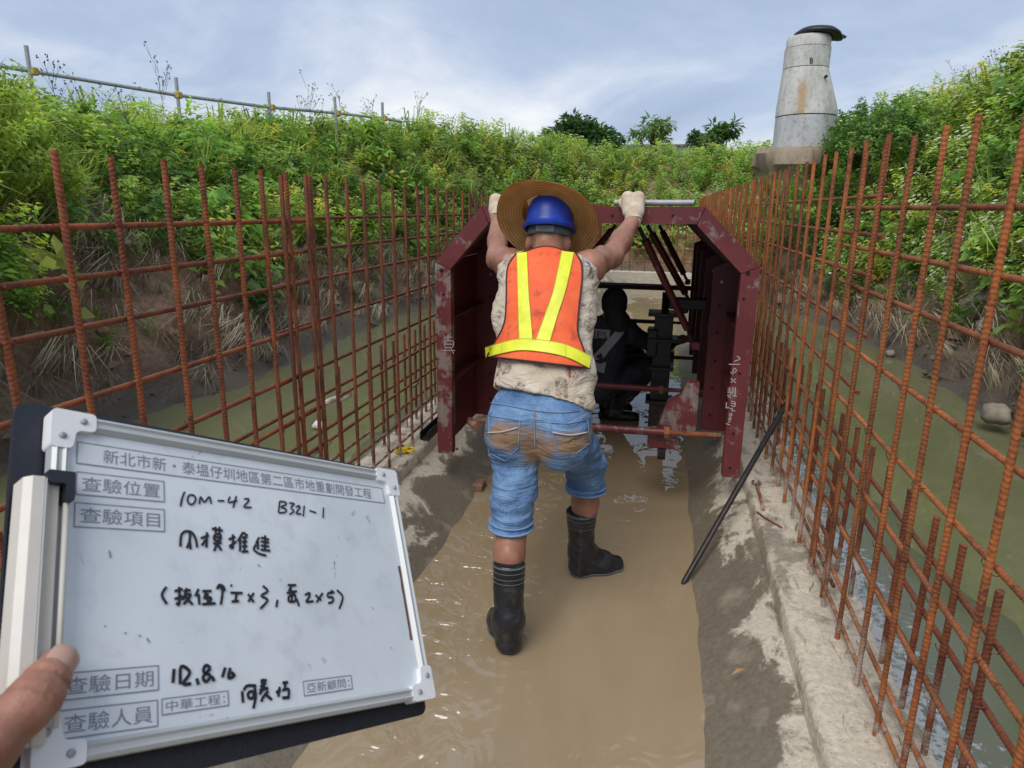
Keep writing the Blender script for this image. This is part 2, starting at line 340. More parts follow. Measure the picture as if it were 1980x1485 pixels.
def mk_shirt():
    t = NT('printed cream shirt'); g = t.geo()
    cell = t.vor(g, 15.0, 'F1', 'Color', .9); dist = t.vor(g, 15.0, 'F1', 'Distance', .9)
    ink = t.ramp(t.noise(t.mp(g, (1, 1, 1.6)), 48, 4, .7, 1.0), [(.46, 0.), (.49, 1.), (.53, 1.), (.56, 0.)])
    blob = t.ramp(t.noise(t.mp(g, (1, 1, .6)), 44, 3, .6), [(.55, 0.), (.58, .9)])
    near = t.ramp(dist, [(.34, 1.), (.46, 0.)])
    hue = t.ramp(t.sep(cell)[0], [(.0, (.10, .07, .06)), (.35, (.20, .10, .07)), (.6, (.05, .09, .19)), (.8, (.23, .06, .06)), (1., (.15, .09, .03))], 'CONSTANT')
    c = t.mix(t.ramp(t.noise(g, 6, 4), [(.35, 0.), (.7, 1.)]), (.50, .42, .31), (.64, .56, .46))
    c = t.mix(t.math('MULTIPLY', near, t.math('MAXIMUM', t.math('MULTIPLY', ink, .85), blob)), c, hue)
    t.col(c); t.rough(.85); t.bump(t.noise(t.mp(g, (1, 1, 1.8)), 9, 4, .55, .8), 1.0, .03); t.bump(t.noise(g, 400, 2), .2, .001); return t.m
M['shirt'] = mk_shirt()
def mk_denim():
    t = NT('faded blue denim'); g = t.geo(); x, y, z = t.sep(g)[:3]
    a = t.noise(t.mp(g, (1, 1, .6)), 7, 5, .6); wv = t.noise(t.mp(g, (260, 260, 60)), 1, 3, .7)
    c = t.mix(t.ramp(a, [(.3, 0.), (.5, .45), (.72, 1.)]), (.040, .105, .25), (.21, .36, .58)); c = t.mix(1, c, t.ramp(wv, [(.3, .72), (.7, 1.22)]), 'MULTIPLY')
    fold = t.noise(t.mp(g, (6, 6, 22)), 1, 4, .6, .8)
    c = t.mix(t.ramp(fold, [(.52, 0.), (.7, .5)]), c, (.25, .40, .60))
    # dried mud on the seat: three patches with their own shape
    st = None
    for px_, pz, rx, rz in ((-.490, .745, .100, .060), (-.385, .70, .075, .085), (-.275, .735, .105, .050)):
        dx = t.math('MULTIPLY', t.math('SUBTRACT', x, px_), 1 / rx); dz = t.math('MULTIPLY', t.math('SUBTRACT', z, pz), 1 / rz)
        d = t.math('ADD', t.math('MULTIPLY', dx, dx), t.math('MULTIPLY', dz, dz)); d = t.math('ADD', d, t.math('MULTIPLY', t.math('SUBTRACT', t.noise(g, 14, 6, .7), .5), 2.6))
        f_ = t.ramp(d, [(.25, .9), (1.05, 0.)]); st = f_ if st is None else t.math('MAXIMUM', st, f_)
    back = t.ramp(y, [(0.0, 1.), (1.0, 1.)])
    c = t.mix(st, c, (.27, .155, .06))
    t.col(c); t.rough(.85); t.bump(fold, 1.0, .022); t.bump(wv, .25, .001); return t.m
M['denim'] = mk_denim()
M['stitch'] = simple('pale stitching', (.17, .26, .40), .8, .3)
M['hem'] = mk_cloth('denim hem', (.15, .27, .46))
def mk_rubber():
    t = NT('black rubber boot'); g = t.geo(); a = t.noise(g, 18, 5, .7)
    c = t.mix(t.ramp(a, [(.52, 0.), (.72, .35)]), (.012, .013, .016), (.10, .10, .10)); t.col(c); t.rough(t.ramp(a, [(.35, .22), (.7, .5)])); t.bump(t.noise(g, 24, 3), .3, .006); return t.m
M['rubber'] = mk_rubber(); M['rubber_line'] = simple('boot line', (.11, .12, .13), .5, .2)
M['glove'] = None
def mk_glove():
    t = NT('knit work glove'); g = t.geo(); a = t.noise(g, 22, 4); kn = t.wave(t.mp(g, (1, 1, 1)), 90, 1.5)
    c = t.mix(t.ramp(a, [(.4, 0.), (.7, 1.)]), (.66, .58, .46), (.52, .36, .22)); t.col(t.mix(.12, c, (.3, .22, .15))); t.rough(.9); t.bump(kn, .25, .002); t.bump(t.noise(g, 30, 3), .4, .006); return t.m
M['glove'] = mk_glove()
M['helmet'] = simple('blue hard hat', (.010, .045, .36), .42, .25, 22, .15)
M['helmet_band'] = simple('grey harness', (.10, .12, .14), .5, .2)
M['hair'] = simple('short grey hair', (.13, .10, .085), .8, .3, 90, .4)
def mk_straw():
    t = NT('woven straw'); p = t.tc(); x, y, z = t.sep(p)[:3]
    r = t.math('SQRT', t.math('ADD', t.math('MULTIPLY', x, x), t.math('MULTIPLY', y, y)))
    ang = t.math('ARCTAN2', y, x)
    band = t.math('SINE', t.math('MULTIPLY', r, 2 * math.pi / .0108)); wv = t.math('SINE', t.math('ADD', t.math('MULTIPLY', ang, 150), t.math('MULTIPLY', band, 1.5)))
    c = t.mix(t.ramp(t.noise(p, 16, 4), [(.3, 0.), (.7, 1.)]), (.72, .43, .155), (.88, .59, .26))
    c = t.mix(t.ramp(band, [(.0, .38), (.35, 0.)]), c, (.17, .09, .03)); c = t.mix(t.ramp(wv, [(.2, .30), (.6, 0.)]), c, (.24, .13, .05))
    t.col(c); t.rough(.8); t.bump(band, .6, .003); t.bump(wv, .35, .001)
    tr = t.n.new('ShaderNodeBsdfTranslucent'); t.l.new(c, tr.inputs[0]); mx = t.n.new('ShaderNodeMixShader'); mx.inputs[0].default_value = .5
    t.l.new(t.b.outputs[0], mx.inputs[1]); t.l.new(tr.outputs[0], mx.inputs[2]); t.l.new(mx.outputs[0], t.o.inputs[0]); return t.m
M['hat'] = mk_straw()
M['navy'] = mk_cloth('dark work clothes', (.040, .044, .055), .3); M['reflect'] = mk_cloth('grey reflective tape', (.42, .43, .45), .1, 30, .5)
M['black_cap'] = mk_cloth('black cap', (.028, .027, .028))
M['darksteel'] = simple('greasy dark steel', (.035, .028, .026), .45, .3, 25, .2, metal=.4)
M['mortar'] = M['kerb']
M['board'] = None
def mk_board():
    t = NT('whiteboard'); g = t.tc(); c = t.mix(t.ramp(t.noise(g, 8, 3), [(.4, 0.), (.75, 1.)]), (.66, .71, .75), (.56, .61, .65))
    c = t.mix(t.ramp(t.noise(g, 40, 3, .6, 1.5), [(.68, 0.), (.73, .5)]), c, (.25, .26, .30)); c = t.mix(t.ramp(t.noise(t.mp(g, (1, 3, 3)), 13, 5, .7), [(.52, 0.), (.74, .45)]), c, (.42, .45, .50)); t.col(c); t.rough(.25); return t.m
M['board'] = mk_board()
M['alu'] = simple('aluminium trim', (.50, .52, .52), .5, .06, 10, metal=.3); M['cream'] = simple('cream enamel', (.60, .56, .50), .4, .08)
M['capwhite'] = simple('white plastic', (.74, .74, .75), .45, .05); M['blackvinyl'] = simple('black vinyl', (.012, .014, .022), .42, .2, 200, .2)
M['ink'] = simple('marker ink', (.012, .011, .016), .5, 0); M['print'] = simple('printed grey', (.19, .22, .27), .6, 0); M['sticker'] = simple('label sticker', (.62, .65, .68), .5, .03)
M['peel'] = simple('peeled brown edge', (.13, .05, .03), .8, .3, 40)
M['tape_yellow'] = simple('yellow plastic', (.80, .56, .02), .35, .1); M['tape_black'] = simple('black plastic', (.02, .02, .02), .4, 0)
M['rock'] = simple('pale rock', (.24, .205, .16), .9, .35, 9, .5); M['rag'] = mk_cloth('white rag', (.6, .6, .58))
M['coupler'] = simple('rusty yellow coupler', (.46, .30, .08), .6, .3, 30); M['nail'] = simple('thumb nail', (.44, .27, .21), .3, .05)
M['deadleaf'] = simple('dead leaf', (.36, .21, .08), .8, .2); M['brick'] = simple('brick', (.22, .12, .09), .9, .3, 20, .3)
M['farwall'] = simple('far wall', (.16, .17, .18), .9, .25, 3); M['liner'] = simple('black liner', (.012, .013, .016), .5, .2)
# ------------------------------------------------------------------ ground: the trench banks, one sheet out to the horizon
# stations round the trench (left side, far end, right side): waterline point, top of bare mud, shoulder, crest
ST = [  # base(x,y)      mud top(x,y,z)        shoulder             crest
 ((-3.9, -4.0), (-4.5, -4.0, 1.0), (-5.0, -4.0, 1.7), (-5.8, -4.0, 1.95)),
 ((-3.85, 0.0), (-4.4, 0.0, 1.0), (-4.9, 0.0, 1.7), (-5.6, 0.0, 1.95)),
 ((-3.75, 2.5), (-4.3, 2.4, 1.05), (-4.75, 2.4, 1.7), (-5.3, 2.5, 1.98)),
 ((-3.70, 4.2), (-4.25, 4.2, 1.15), (-4.75, 4.3, 1.7), (-5.3, 4.6, 1.92)),
 ((-3.50, 5.4), (-4.25, 5.6, 1.15), (-4.9, 5.8, 1.75), (-5.6, 6.2, 1.86)),
 ((-3.70, 7.4), (-4.35, 7.6, 1.10), (-5.0, 7.8, 1.75), (-5.75, 8.3, 2.02)),
 ((-3.55, 10.0), (-4.15, 10.2, 1.0), (-4.6, 10.5, 1.8), (-5.3, 11.0, 2.38)),
 ((-3.3, 12.5), (-3.8, 12.9, 1.0), (-3.9, 13.4, 1.9), (-4.3, 14.0, 2.65)),
 ((-2.2, 15.0), (-2.4, 15.5, 1.0), (-2.5, 16.2, 1.8), (-2.6, 17.3, 2.6)),
 ((-0.4, 15.6), (-0.4, 16.2, 1.0), (-0.3, 17.2, 1.8), (-0.2, 18.6, 2.55)),
 ((1.3, 14.6), (1.7, 15.2, 1.0), (2.0, 16.2, 1.8), (2.2, 17.2, 2.5)),
 ((1.78, 12.0), (2.5, 12.3, 1.0), (3.0, 12.7, 1.9), (3.5, 13.2, 2.75)),
 ((2.42, 9.0), (2.9, 9.2, .9), (3.5, 9.5, 1.9), (4.15, 10.0, 2.9)),
 ((2.60, 6.4), (3.05, 6.5, .85), (3.8, 6.7, 1.9), (4.75, 7.2, 3.05)),
 ((2.50, 5.0), (3.0, 5.0, .85), (3.9, 5.1, 1.9), (5.0, 5.2, 3.1)),
 ((2.50, 2.5), (3.0, 2.5, .85), (3.9, 2.5, 1.9), (5.1, 2.5, 3.1)),
 ((2.50, 0.0), (3.0, 0.0, .85), (3.9, 0.0, 1.9), (5.1, 0.0, 3.1)),
 ((2.60, -4.0), (3.0, -4.0, .85), (3.9, -4.0, 1.9), (5.1, -4.0, 3.1)),
]
def section(st):
    b, m, s, c = [np.array(q, float) for q in st]; b3 = np.array([b[0], b[1], -.03])
    outw = unit(np.array([c[0] - b[0], c[1] - b[1], 0])); lo = b3 - outw * .8 + np.array([0, 0, -.35])
    mid = b3 * .45 + m * .55; mid[2] = m[2] * .33; und = b3 + (m - b3) * .22; und[2] = .10
    bk = c + outw * 1.5; bk[2] = c[2] + .02; bk2 = c + outw * 4; bk2[2] = c[2] - .25
    far = c + outw * 40; far[2] = 1.9; far2 = c + outw * 600; far2[2] = 1.9
    return [lo, b3, und, mid, m, s, c, bk, bk2, far, far2]
SEC = np.array([section(s) for s in ST])                    # stations x points x 3
seg_n = [3, 4, 5, 6, 14, 14, 10, 6, 4, 2]                   # rows between section points
def dens(P, k):
    out_ = []
    for i in range(len(P) - 1):
        a, b, c, d = P[max(i-1, 0)], P[i], P[i+1], P[min(i+2, len(P)-1)]
        for j in range(k):
            t = j / k; out_.append(.5*((2*b) + (c-a)*t + (2*a-5*b+4*c-d)*t*t + (3*b-a-3*c+d)*t**3))
    out_.append(P[-1]); return np.array(out_)
LONG = dens(SEC, 16)                                        # along the trench
ROWS = []; VIDX = []
for i in range(SEC.shape[1] - 1):
    for j in range(seg_n[i]):
        t = j / seg_n[i]; ROWS.append(LONG[:, i] * (1 - t) + LONG[:, i + 1] * t); VIDX.append(i + t)
ROWS.append(LONG[:, -1]); VIDX.append(SEC.shape[1] - 1)
G = np.stack(ROWS, 1); VIDX = np.array(VIDX)                # long x cross x 3
NL, NC = G.shape[:2]
for i in range(NL):
    for j in range(NC):
        v = VIDX[j]
        if v > 8.2: continue
        p = G[i, j].copy(); amp = .05 if v < 1 else (.20 if v < 4.2 else .16)
        G[i, j, 2] += amp * fbm(p, .9, 4) * (.5 if v < 1.2 else 1) * .8 + (.07 * fbm(p + 9, 3.1, 4) if 1 <= v < 5 else 0)
        G[i, j, 0] += (.13 * fbm(p + 31, 1.7, 4)) * (1 if 1 < v < 6 else .3)
        G[i, j, 1] += (.10 * fbm(p + 57, 1.7, 4)) * (1 if 1 < v < 6 else .3)
gv = G.reshape(-1, 3); gf = [(i*NC + j, i*NC + j + 1, (i+1)*NC + j + 1, (i+1)*NC + j) for i in range(NL - 1) for j in range(NC - 1)]
ground = obj('ground', (gv, gf), M['soil'], smooth=True); tag(ground, kind='structure')
# bed of the trench and the standing water
bed = MB(); bed.add([(-6, -5, -.45), (6, -5, -.45), (6, 18, -.45), (-6, 18, -.45)], [(0, 1, 2, 3)])
tag(obj('trench_bed', bed, M['soil']), kind='structure')
def sheet(x0, x1, y0, y1, z, nx=2, ny=2):
    v = [(x0 + (x1-x0)*i/nx, y0 + (y1-y0)*j/ny, z) for j in range(ny+1) for i in range(nx+1)]
    return v, [(j*(nx+1)+i, j*(nx+1)+i+1, (j+1)*(nx+1)+i+1, (j+1)*(nx+1)+i) for j in range(ny) for i in range(nx)]
tag(obj('ditch_water', sheet(-5.2, -1.44, -4.5, 17.5, -.03), M['ditchwater']), kind='structure')
tag(obj('ditch_water', sheet(.70, 3.8, -4.5, 17.5, -.03), M['ditchwater']), kind='structure')
tag(obj('ditch_water', sheet(-1.44, .70, 14.55, 17.5, -.03), M['ditchwater']), kind='structure')
tag(obj('channel_water', sheet(-.99, .30, -3, 14.3, 0.0), M['mudwater']), kind='structure')

# ------------------------------------------------------------------ concrete channel: floor, sloping haunches, kerbs
chan = thing('concrete_channel', 'pale concrete channel with sloping wet sides and square kerbs full of muddy water', 'channel', (-.35, 3, 0))
def extrude_prof(prof, y0, y1, step, amp, closed=True, edge=None):
    n = int((y1 - y0) / step); rings = []
    for i in range(n + 1):
        y = y0 + (y1 - y0) * i / n; ring = []
        for k, (x, z) in enumerate(prof):
            a = amp[k] if hasattr(amp, '__len__') else amp
            ring.append((x + a * fbm((x * 3, y, z), 2.3, 4), y, z + a * .8 * fbm((x * 3 + 7, y, z), 2.9, 4)))
        rings.append(ring)
    return MB().loft(rings, closed, closed)
obj('floor_slab', MB().box((-1.0, -3, -.16), (.31, 14.3, -.07)), M['haunch'], chan)
RH = [(.10, -.10), (.16, -.04), (.215, 0.0), (.26, .04), (.31, .082), (.37, .13), (.43, .172), (.452, .18), (.56, .16), (.56, -.2), (.10, -.2)]
LH = [(-.79, -.10), (-.85, -.04), (-.905, 0.0), (-.96, .04), (-1.01, .082), (-1.08, .13), (-1.16, .172), (-1.19, .18), (-1.3, .16), (-1.3, -.2), (-.79, -.2)]
ha = [.0, .01, .018, .016, .014, .014, .012, .006, 0, 0, 0]
obj('haunch', extrude_prof(RH, -3, 14.3, .05, ha), M['haunch'], chan, True, 50)
obj('haunch', extrude_prof(LH, -3, 14.3, .05, ha), M['haunch'], chan, True, 50)
RK = [(.4545, .10), (.4545, .237), (.463, .249), (.50, .2515), (.545, .2505), (.59, .252), (.64, .250), (.69, .250), (.708, .243), (.716, .225), (.716, -.4), (.4545, -.4)]
LK = [(-x - .735, z) for x, z in RK]; LK = [(-1.195 - (x - .4545), z) for x, z in RK]
ka = [.001, .003, .006, .006, .005, .005, .006, .005, .008, .006, 0, 0]
obj('kerb', extrude_prof(RK, -3, 14.3, .035, ka), M['kerb'], chan, True, 50)
obj('kerb', extrude_prof(LK, -3, 14.3, .035, ka), M['kerb'], chan, True, 50)
obj('end_kerb', MB().box((-1.46, 14.3, -.4), (.72, 14.55, .262), .012), M['concrete_far'], chan)
# thin blinding slab that shows just above the ditch water outside each kerb
for s_, xi, xo in ((1, .717, 1.27), (-1, -1.457, -1.86)):
    rings = []
    for i in range(240):
        y = -3 + 17.2 * i / 239; e_ = xo + s_ * (.16 * fbm((xo, y, 3), 1.1, 4) + .06 * fbm((xo, y, 8), 5.0, 4)); rings.append([(xi, y, -.012), (xi * .4 + e_ * .6, y, -.016), (e_ - s_ * .02, y, -.024), (e_ + s_ * .10, y, -.06), (xi, y, -.2)])
    obj('blinding_slab', MB().loft(rings, True, True), M['blinding'], chan, True, 60)
# mortar crust lying on the kerbs: flakes with their own edges
def flake(cx, cy, z, r, th, seed):
    rr = random.Random(seed); n = 9; top = []; bot = []
    for k in range(n):
        a = 2*math.pi*k/n; q = r * rr.uniform(.6, 1.25); top.append((cx + q*math.cos(a)*.8, cy + q*math.sin(a)*1.3, z + th * rr.uniform(.6, 1.2))); bot.append((cx + 1.15*q*math.cos(a)*.8, cy + 1.15*q*math.sin(a)*1.3, z - .004))
    m = MB(); m.loft([bot, top], True, True); return m
for k in range(70):
    side = k % 3 != 0; y = .9 + 3.6 * random.random() ** 1.2
    x = random.uniform(.48, .70) if side else random.uniform(-1.44, -1.22)
    obj('mortar_flake', flake(x, y, .252, random.uniform(.010, .05), random.uniform(.004, .016), k), M['kerb'] if k % 3 else M['haunch'], chan)

# ------------------------------------------------------------------ weeds: template plants repeated over the banks
def leaf_quads(base, dirs, up, ln, wd, fold, col):
    """diamond leaves with a folded midrib: base, left, tip, right"""
    side = np.cross(dirs, up); side /= np.linalg.norm(side, axis=1, keepdims=True) + 1e-9
    nrm = np.cross(side, dirs)
    mid = base + dirs * ln[:, None] * .45; tip = base + dirs * ln[:, None] - nrm * ln[:, None] * .12
    L = mid + side * wd[:, None] * .5 + nrm * fold * wd[:, None]; R = mid - side * wd[:, None] * .5 + nrm * fold * wd[:, None]
    V = np.stack([base, L, tip, R], 1).reshape(-1, 3); C = np.repeat(col, 4, 0); return V, C
def sph(n, rng, zmin=-.2, zmax=.8):
    a = rng.uniform(0, 2*np.pi, n); z = rng.uniform(zmin, zmax, n); r = np.sqrt(1 - z*z); return np.stack([r*np.cos(a), r*np.sin(a), z], 1)
def tpl_broad(rng, h, n, ln, wd, col, spread=.22, zlo=.12):
    z = h * (zlo + (1 - zlo) * rng.random(n) ** .8); r = spread * h * rng.random(n) * (1.15 - z / h) * 1.6
    a = rng.uniform(0, 2*np.pi, n); base = np.stack([r*np.cos(a), r*np.sin(a), z], 1); d = sph(n, rng, -.35, .55)
    d[:, 0] += .8*np.cos(a); d[:, 1] += .8*np.sin(a); d /= np.linalg.norm(d, axis=1, keepdims=True)
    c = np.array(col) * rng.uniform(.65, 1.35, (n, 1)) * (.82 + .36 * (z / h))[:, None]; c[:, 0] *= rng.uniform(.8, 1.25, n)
    return leaf_quads(base, d, np.array([0, 0, 1.0]) + rng.normal(0, .25, (n, 3)), ln * rng.uniform(.6, 1.25, n), wd * rng.uniform(.7, 1.2, n), .18, c)
def tpl_grass(rng, h, n, col, droop=.5, wd=.012):
    V = []; C = []
    for _ in range(n):
        a = rng.uniform(0, 2*np.pi); l = h * rng.uniform(.5, 1.1); out_ = rng.uniform(.12, .6) * l; b0 = np.array([rng.normal(0, .03), rng.normal(0, .03), 0.0])
        d = np.array([np.cos(a), np.sin(a), 0]); sd_ = np.array([-np.sin(a), np.cos(a), 0]) * wd
        p1 = b0 + d*out_*.35 + np.array([0, 0, l*.6]); p2 = b0 + d*out_*(1 + droop*.4) + np.array([0, 0, l*(1 - droop*.55)])
        c = np.array(col) * rng.uniform(.7, 1.3)
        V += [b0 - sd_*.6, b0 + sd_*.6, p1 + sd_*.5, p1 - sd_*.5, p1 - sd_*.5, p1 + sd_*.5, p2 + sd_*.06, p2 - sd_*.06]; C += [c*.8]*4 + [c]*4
    return np.array(V), np.array(C)
def tpl_flower(rng, VC, n, h, sp, size=.013, col=(.75, .74, .62)):
    V, C = VC; a = rng.uniform(0, 2*np.pi, n); r = sp * np.sqrt(rng.random(n)); b = np.stack([r*np.cos(a), r*np.sin(a), h * rng.uniform(.85, 1.12, n)], 1)
    q = np.array([(-1,-1,0),(1,-1,.2),(1,1,0),(-1,1,.2)]) * size; F_ = (b[:, None, :] + q[None]).reshape(-1, 3)
    return np.vstack([V, F_]), np.vstack([C, np.tile(np.array(col), (4*n, 1))])
rg = np.random.default_rng(3)
GREEN_D, GREEN_M, GREEN_L, GREEN_Y = (.11, .215, .055), (.215, .36, .085), (.34, .475, .12), (.50, .55, .155)
TPL = {
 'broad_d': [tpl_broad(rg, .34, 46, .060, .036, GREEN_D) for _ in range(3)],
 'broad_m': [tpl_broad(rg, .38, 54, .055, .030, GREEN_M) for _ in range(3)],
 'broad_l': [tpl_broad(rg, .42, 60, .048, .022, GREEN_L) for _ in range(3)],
 'flower': [tpl_flower(rg, tpl_broad(rg, .42, 56, .045, .020, GREEN_L), 7, .42, .15) for _ in range(3)],
 'vine': [tpl_broad(rg, .18, 40, .075, .052, GREEN_D, 1.0) for _ in range(2)],
 'grass': [tpl_grass(rg, .45, 26, GREEN_L) for _ in range(3)],
 'grass_y': [tpl_grass(rg, .42, 26, GREEN_Y) for _ in range(2)],
 'bigleaf': [tpl_broad(rg, .34, 26, .115, .085, GREEN_M, .6) for _ in range(2)],
 'reed': [tpl_grass(rg, .80, 20, GREEN_L, 1.0, .013) for _ in range(2)],
 'straw': [tpl_grass(rg, .38, 26, (.46, .39, .27), 1.5, .006) for _ in range(3)],
 'root': [tpl_grass(rg, .30, 14, (.28, .22, .15), 1.9, .005) for _ in range(2)],
}
GN = np.zeros_like(G); dU = np.gradient(G, axis=0); dV = np.gradient(G, axis=1); GN = np.cross(dV, dU); GN /= np.linalg.norm(GN, axis=2, keepdims=True) + 1e-9
GN[GN[..., 2] < 0] *= -1
AREA = np.linalg.norm(np.cross(dU, dV), axis=2)
def bulk(name, items, mat, label):
    """items: list of (template arrays, pos, rotation z, scale, lean normal, tint)"""
    VS = []; CS = []
    for (V, C), p, a, s_, nrm, tint in items:
        up = unit(np.array([0, 0, 1.0]) * .6 + nrm * .4 + np.random.default_rng(int(a * 1e6) % 99991).normal(0, .12, 3))
        x = unit(np.cross([math.sin(a), math.cos(a), 0.1], up)); y = np.cross(up, x)
        VS.append((V * s_) @ np.stack([x, y, up]) + p); CS.append(C * tint)
    V = np.vstack(VS).astype(np.float32); C = np.clip(np.vstack(CS), 0, 1); n = len(V) // 4
    me = bpy.data.meshes.new(name); me.vertices.add(len(V)); me.vertices.foreach_set('co', V.ravel())
    me.loops.add(n * 4); me.loops.foreach_set('vertex_index', np.arange(n * 4, dtype=np.int32))
    me.polygons.add(n); me.polygons.foreach_set('loop_start', np.arange(0, n * 4, 4, dtype=np.int32)); me.polygons.foreach_set('loop_total', np.full(n, 4, dtype=np.int32))
    at = me.color_attributes.new('tint', 'FLOAT_COLOR', 'POINT'); at.data.foreach_set('color', np.hstack([C, np.ones((len(C), 1))]).astype(np.float32).ravel())
    me.update(); me.validate(); o = bpy.data.objects.new(name, me); COL.objects.link(o); me.materials.append(mat)
    return tag(o, label, 'weeds', kind='stuff')
def scatter(n, sel, pick, rng):
    """n plants spread by area over the part of the bank that sel(v, pos) weights"""
    W_ = np.zeros((NL, NC))
    vv = np.broadcast_to(VIDX, (NL, NC)); W_ = AREA * sel(vv, G); W_[-1] = 0; W_[:, -1] = 0; cs = np.cumsum(W_.ravel()); out_ = []
    if cs[-1] <= 0: return out_
    idx = np.searchsorted(cs, rng.random(n) * cs[-1]); ii, jj = np.unravel_index(idx, (NL, NC))
    for i, j in zip(ii, jj):
        i = min(i, NL - 2); j = min(j, NC - 2); a, b = rng.random(2)
        p = (G[i, j]*(1-a)*(1-b) + G[i+1, j]*a*(1-b) + G[i, j+1]*(1-a)*b + G[i+1, j+1]*a*b)
        kind, s_, tint = pick(p, VIDX[j], rng); T = TPL[kind]
        out_.append((T[rng.integers(len(T))], p - np.array([0, 0, .03]), rng.uniform(0, 6.283), s_, GN[i, j], tint))
    return out_
def pick_green(p, v, rng):
    q = fbm(p, .55, 3); q2 = fbm(p + 40, 1.6, 3); right = p[0] > .8 and p[1] < 14
    far = p[1] > 12; r = rng.random()
    t = 1.0 + .18 * q2 + .1 * rng.normal(); t = np.array([t * (1 + .15 * q), t, t * .95])
    s_ = rng.uniform(.85, 1.5) * (1.0 + .22 * q2) * (1.12 if v > 5.4 else .95)
    if right: k = ('flower' if r < .42 else 'broad_l' if r < .60 else 'grass' if r < .74 else 'broad_m' if r < .88 else 'broad_d') if q2 > -.25 else ('vine' if r < .5 else 'broad_d' if r < .8 else 'broad_m')
    elif far: k = 'broad_l' if r < .33 else 'flower' if r < .5 else 'broad_m' if r < .78 else 'grass_y' if r < .9 else 'broad_d'
    else: k = ('broad_d' if r < .26 else 'broad_m' if r < .58 else 'vine' if r < .68 else 'broad_l' if r < .84 else 'grass') if q < .12 else ('broad_l' if r < .38 else 'grass' if r < .58 else 'broad_m' if r < .82 else 'grass_y')
    e_ = rng.random()
    if e_ < .016: k = 'reed'
    elif e_ < .12 and q2 < .25: k = 'bigleaf'
    if rng.random() < .06: t = t * np.array([1.7, 1.15, 1.0])           # yellowing plants
    return k, s_, t
def sel_green(vv, P):
    y = P[..., 1]; x = P[..., 0]; d = np.sqrt(x**2 + y**2)
    nf = np.vectorize(lambda a, b, c: fbm((a, b, c), .8, 3))(x, y, P[..., 2])
    side = np.where(x < -.8, 1, 0)
    lo = np.where(side == 1, 3.6, 3.4)
    g = sm(lo - .5, lo + .55, vv + nf * .9) * np.where(vv > 6.9, .30, 1.0) * (vv < 8.3)
    g = g * (1 - .92 * np.exp(-(((x + 4.35)/.5)**2 + ((y - 3.6)/1.0)**2)) * (vv < 5.2))      # the slipped bare patch on the left
    g = g * (1 + 1.2 * np.exp(-(((x + 4.0)/.8)**2 + ((y - 2.2)/.9)**2)))
    return g * (y > 1.0) * (y < 21) * np.clip(1.6 - d / 22, .45, 1.3) * np.where((x > .8) & (y < 3.2), .15, 1)
rs = np.random.default_rng(11)
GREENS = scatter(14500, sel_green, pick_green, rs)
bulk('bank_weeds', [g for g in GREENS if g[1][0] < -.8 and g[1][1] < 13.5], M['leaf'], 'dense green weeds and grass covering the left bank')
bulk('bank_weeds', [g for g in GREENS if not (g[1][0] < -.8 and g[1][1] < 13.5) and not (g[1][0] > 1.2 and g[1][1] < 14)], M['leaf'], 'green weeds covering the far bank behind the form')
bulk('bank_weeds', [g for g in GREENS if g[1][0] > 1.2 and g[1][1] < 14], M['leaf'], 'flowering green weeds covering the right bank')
STR = scatter(1050, lambda vv, P: ((vv > 1.6) & (vv < 4.6) & (P[..., 1] > 1.5) & (P[..., 1] < 14)) * np.where(P[..., 0] < 0, 1.0, .7), lambda p, v, r: (('straw' if r.random() < .6 else 'root'), r.uniform(.5, 1.2), np.array([1, 1, 1]) * r.uniform(.6, 1.25)), rs)
bulk('dry_straw', STR, M['straw'], 'dry straw and dead roots hanging over the bare mud of the banks')
LOWG = scatter(420, lambda vv, P: ((vv > 2.6) & (vv < 4.3) & (P[..., 1] > 1.2) & (P[..., 1] < 13)) * 1.0, lambda p, v, r: (('grass' if r.random() < .4 else 'broad_m'), r.uniform(.35, .7), np.array([1, 1, 1]) * r.uniform(.8, 1.2)), rs)
bulk('bank_weeds', LOWG, M['leaf'], 'small scattered weeds on the bare mud face')
# tall single stalks standing above the crest
def stalk_mesh(name, seed, h):
    r = np.random.default_rng(seed); m = MB(); lean = r.normal(0, .10, 2); tips = []
    top = np.array([lean[0]*h, lean[1]*h, h]); pts = [np.array([0, 0, -.05]), top*.4 + r.normal(0, .01, 3), top*.75 + r.normal(0, .015, 3), top]; m.tube(pts, [.005, .004, .003, .0015], 4); tips.append(top)
    for k in range(r.integers(5, 9)):
        t = r.uniform(.45, .95); b = top * t; a = r.uniform(0, 6.28); l = h * r.uniform(.12, .30); e_ = b + np.array([math.cos(a)*l*.55, math.sin(a)*l*.55, l]); m.tube([b, (b+e_)/2 + [0, 0, .01], e_], [.0025, .002, .001], 3); tips.append(e_)
        for q in range(2):
            e2 = e_ + np.array([r.normal(0, .05), r.normal(0, .05), r.uniform(.02, .09)]); m.tube([(b+e_)/2, e2], [.0015, .001], 3); tips.append(e2)
    for tpt in tips:
        for q in range(3):
            c = tpt + r.normal(0, .007, 3); s_ = r.uniform(.006, .012); m.add([c + [s_,0,0], c + [0,s_,0], c - [s_,0,0], c - [0,s_,0], c + [0,0,s_], c - [0,0,s_]], [(0,1,4),(1,2,4),(2,3,4),(3,0,4),(1,0,5),(2,1,5),(3,2,5),(0,3,5)])
    for q in range(16):
        t = r.uniform(.05, .8); b = top*t; a = r.uniform(0, 6.28); d = np.array([math.cos(a), math.sin(a), r.uniform(-.2, .5)]) * r.uniform(.04, .09); s2 = np.cross(d, [0, 0, 1]) * .22; m.add([b, b + d*.5 + s2, b + d, b + d*.5 - s2], [(0, 1, 2, 3)])
    return mesh_of(name, m.v, m.f)
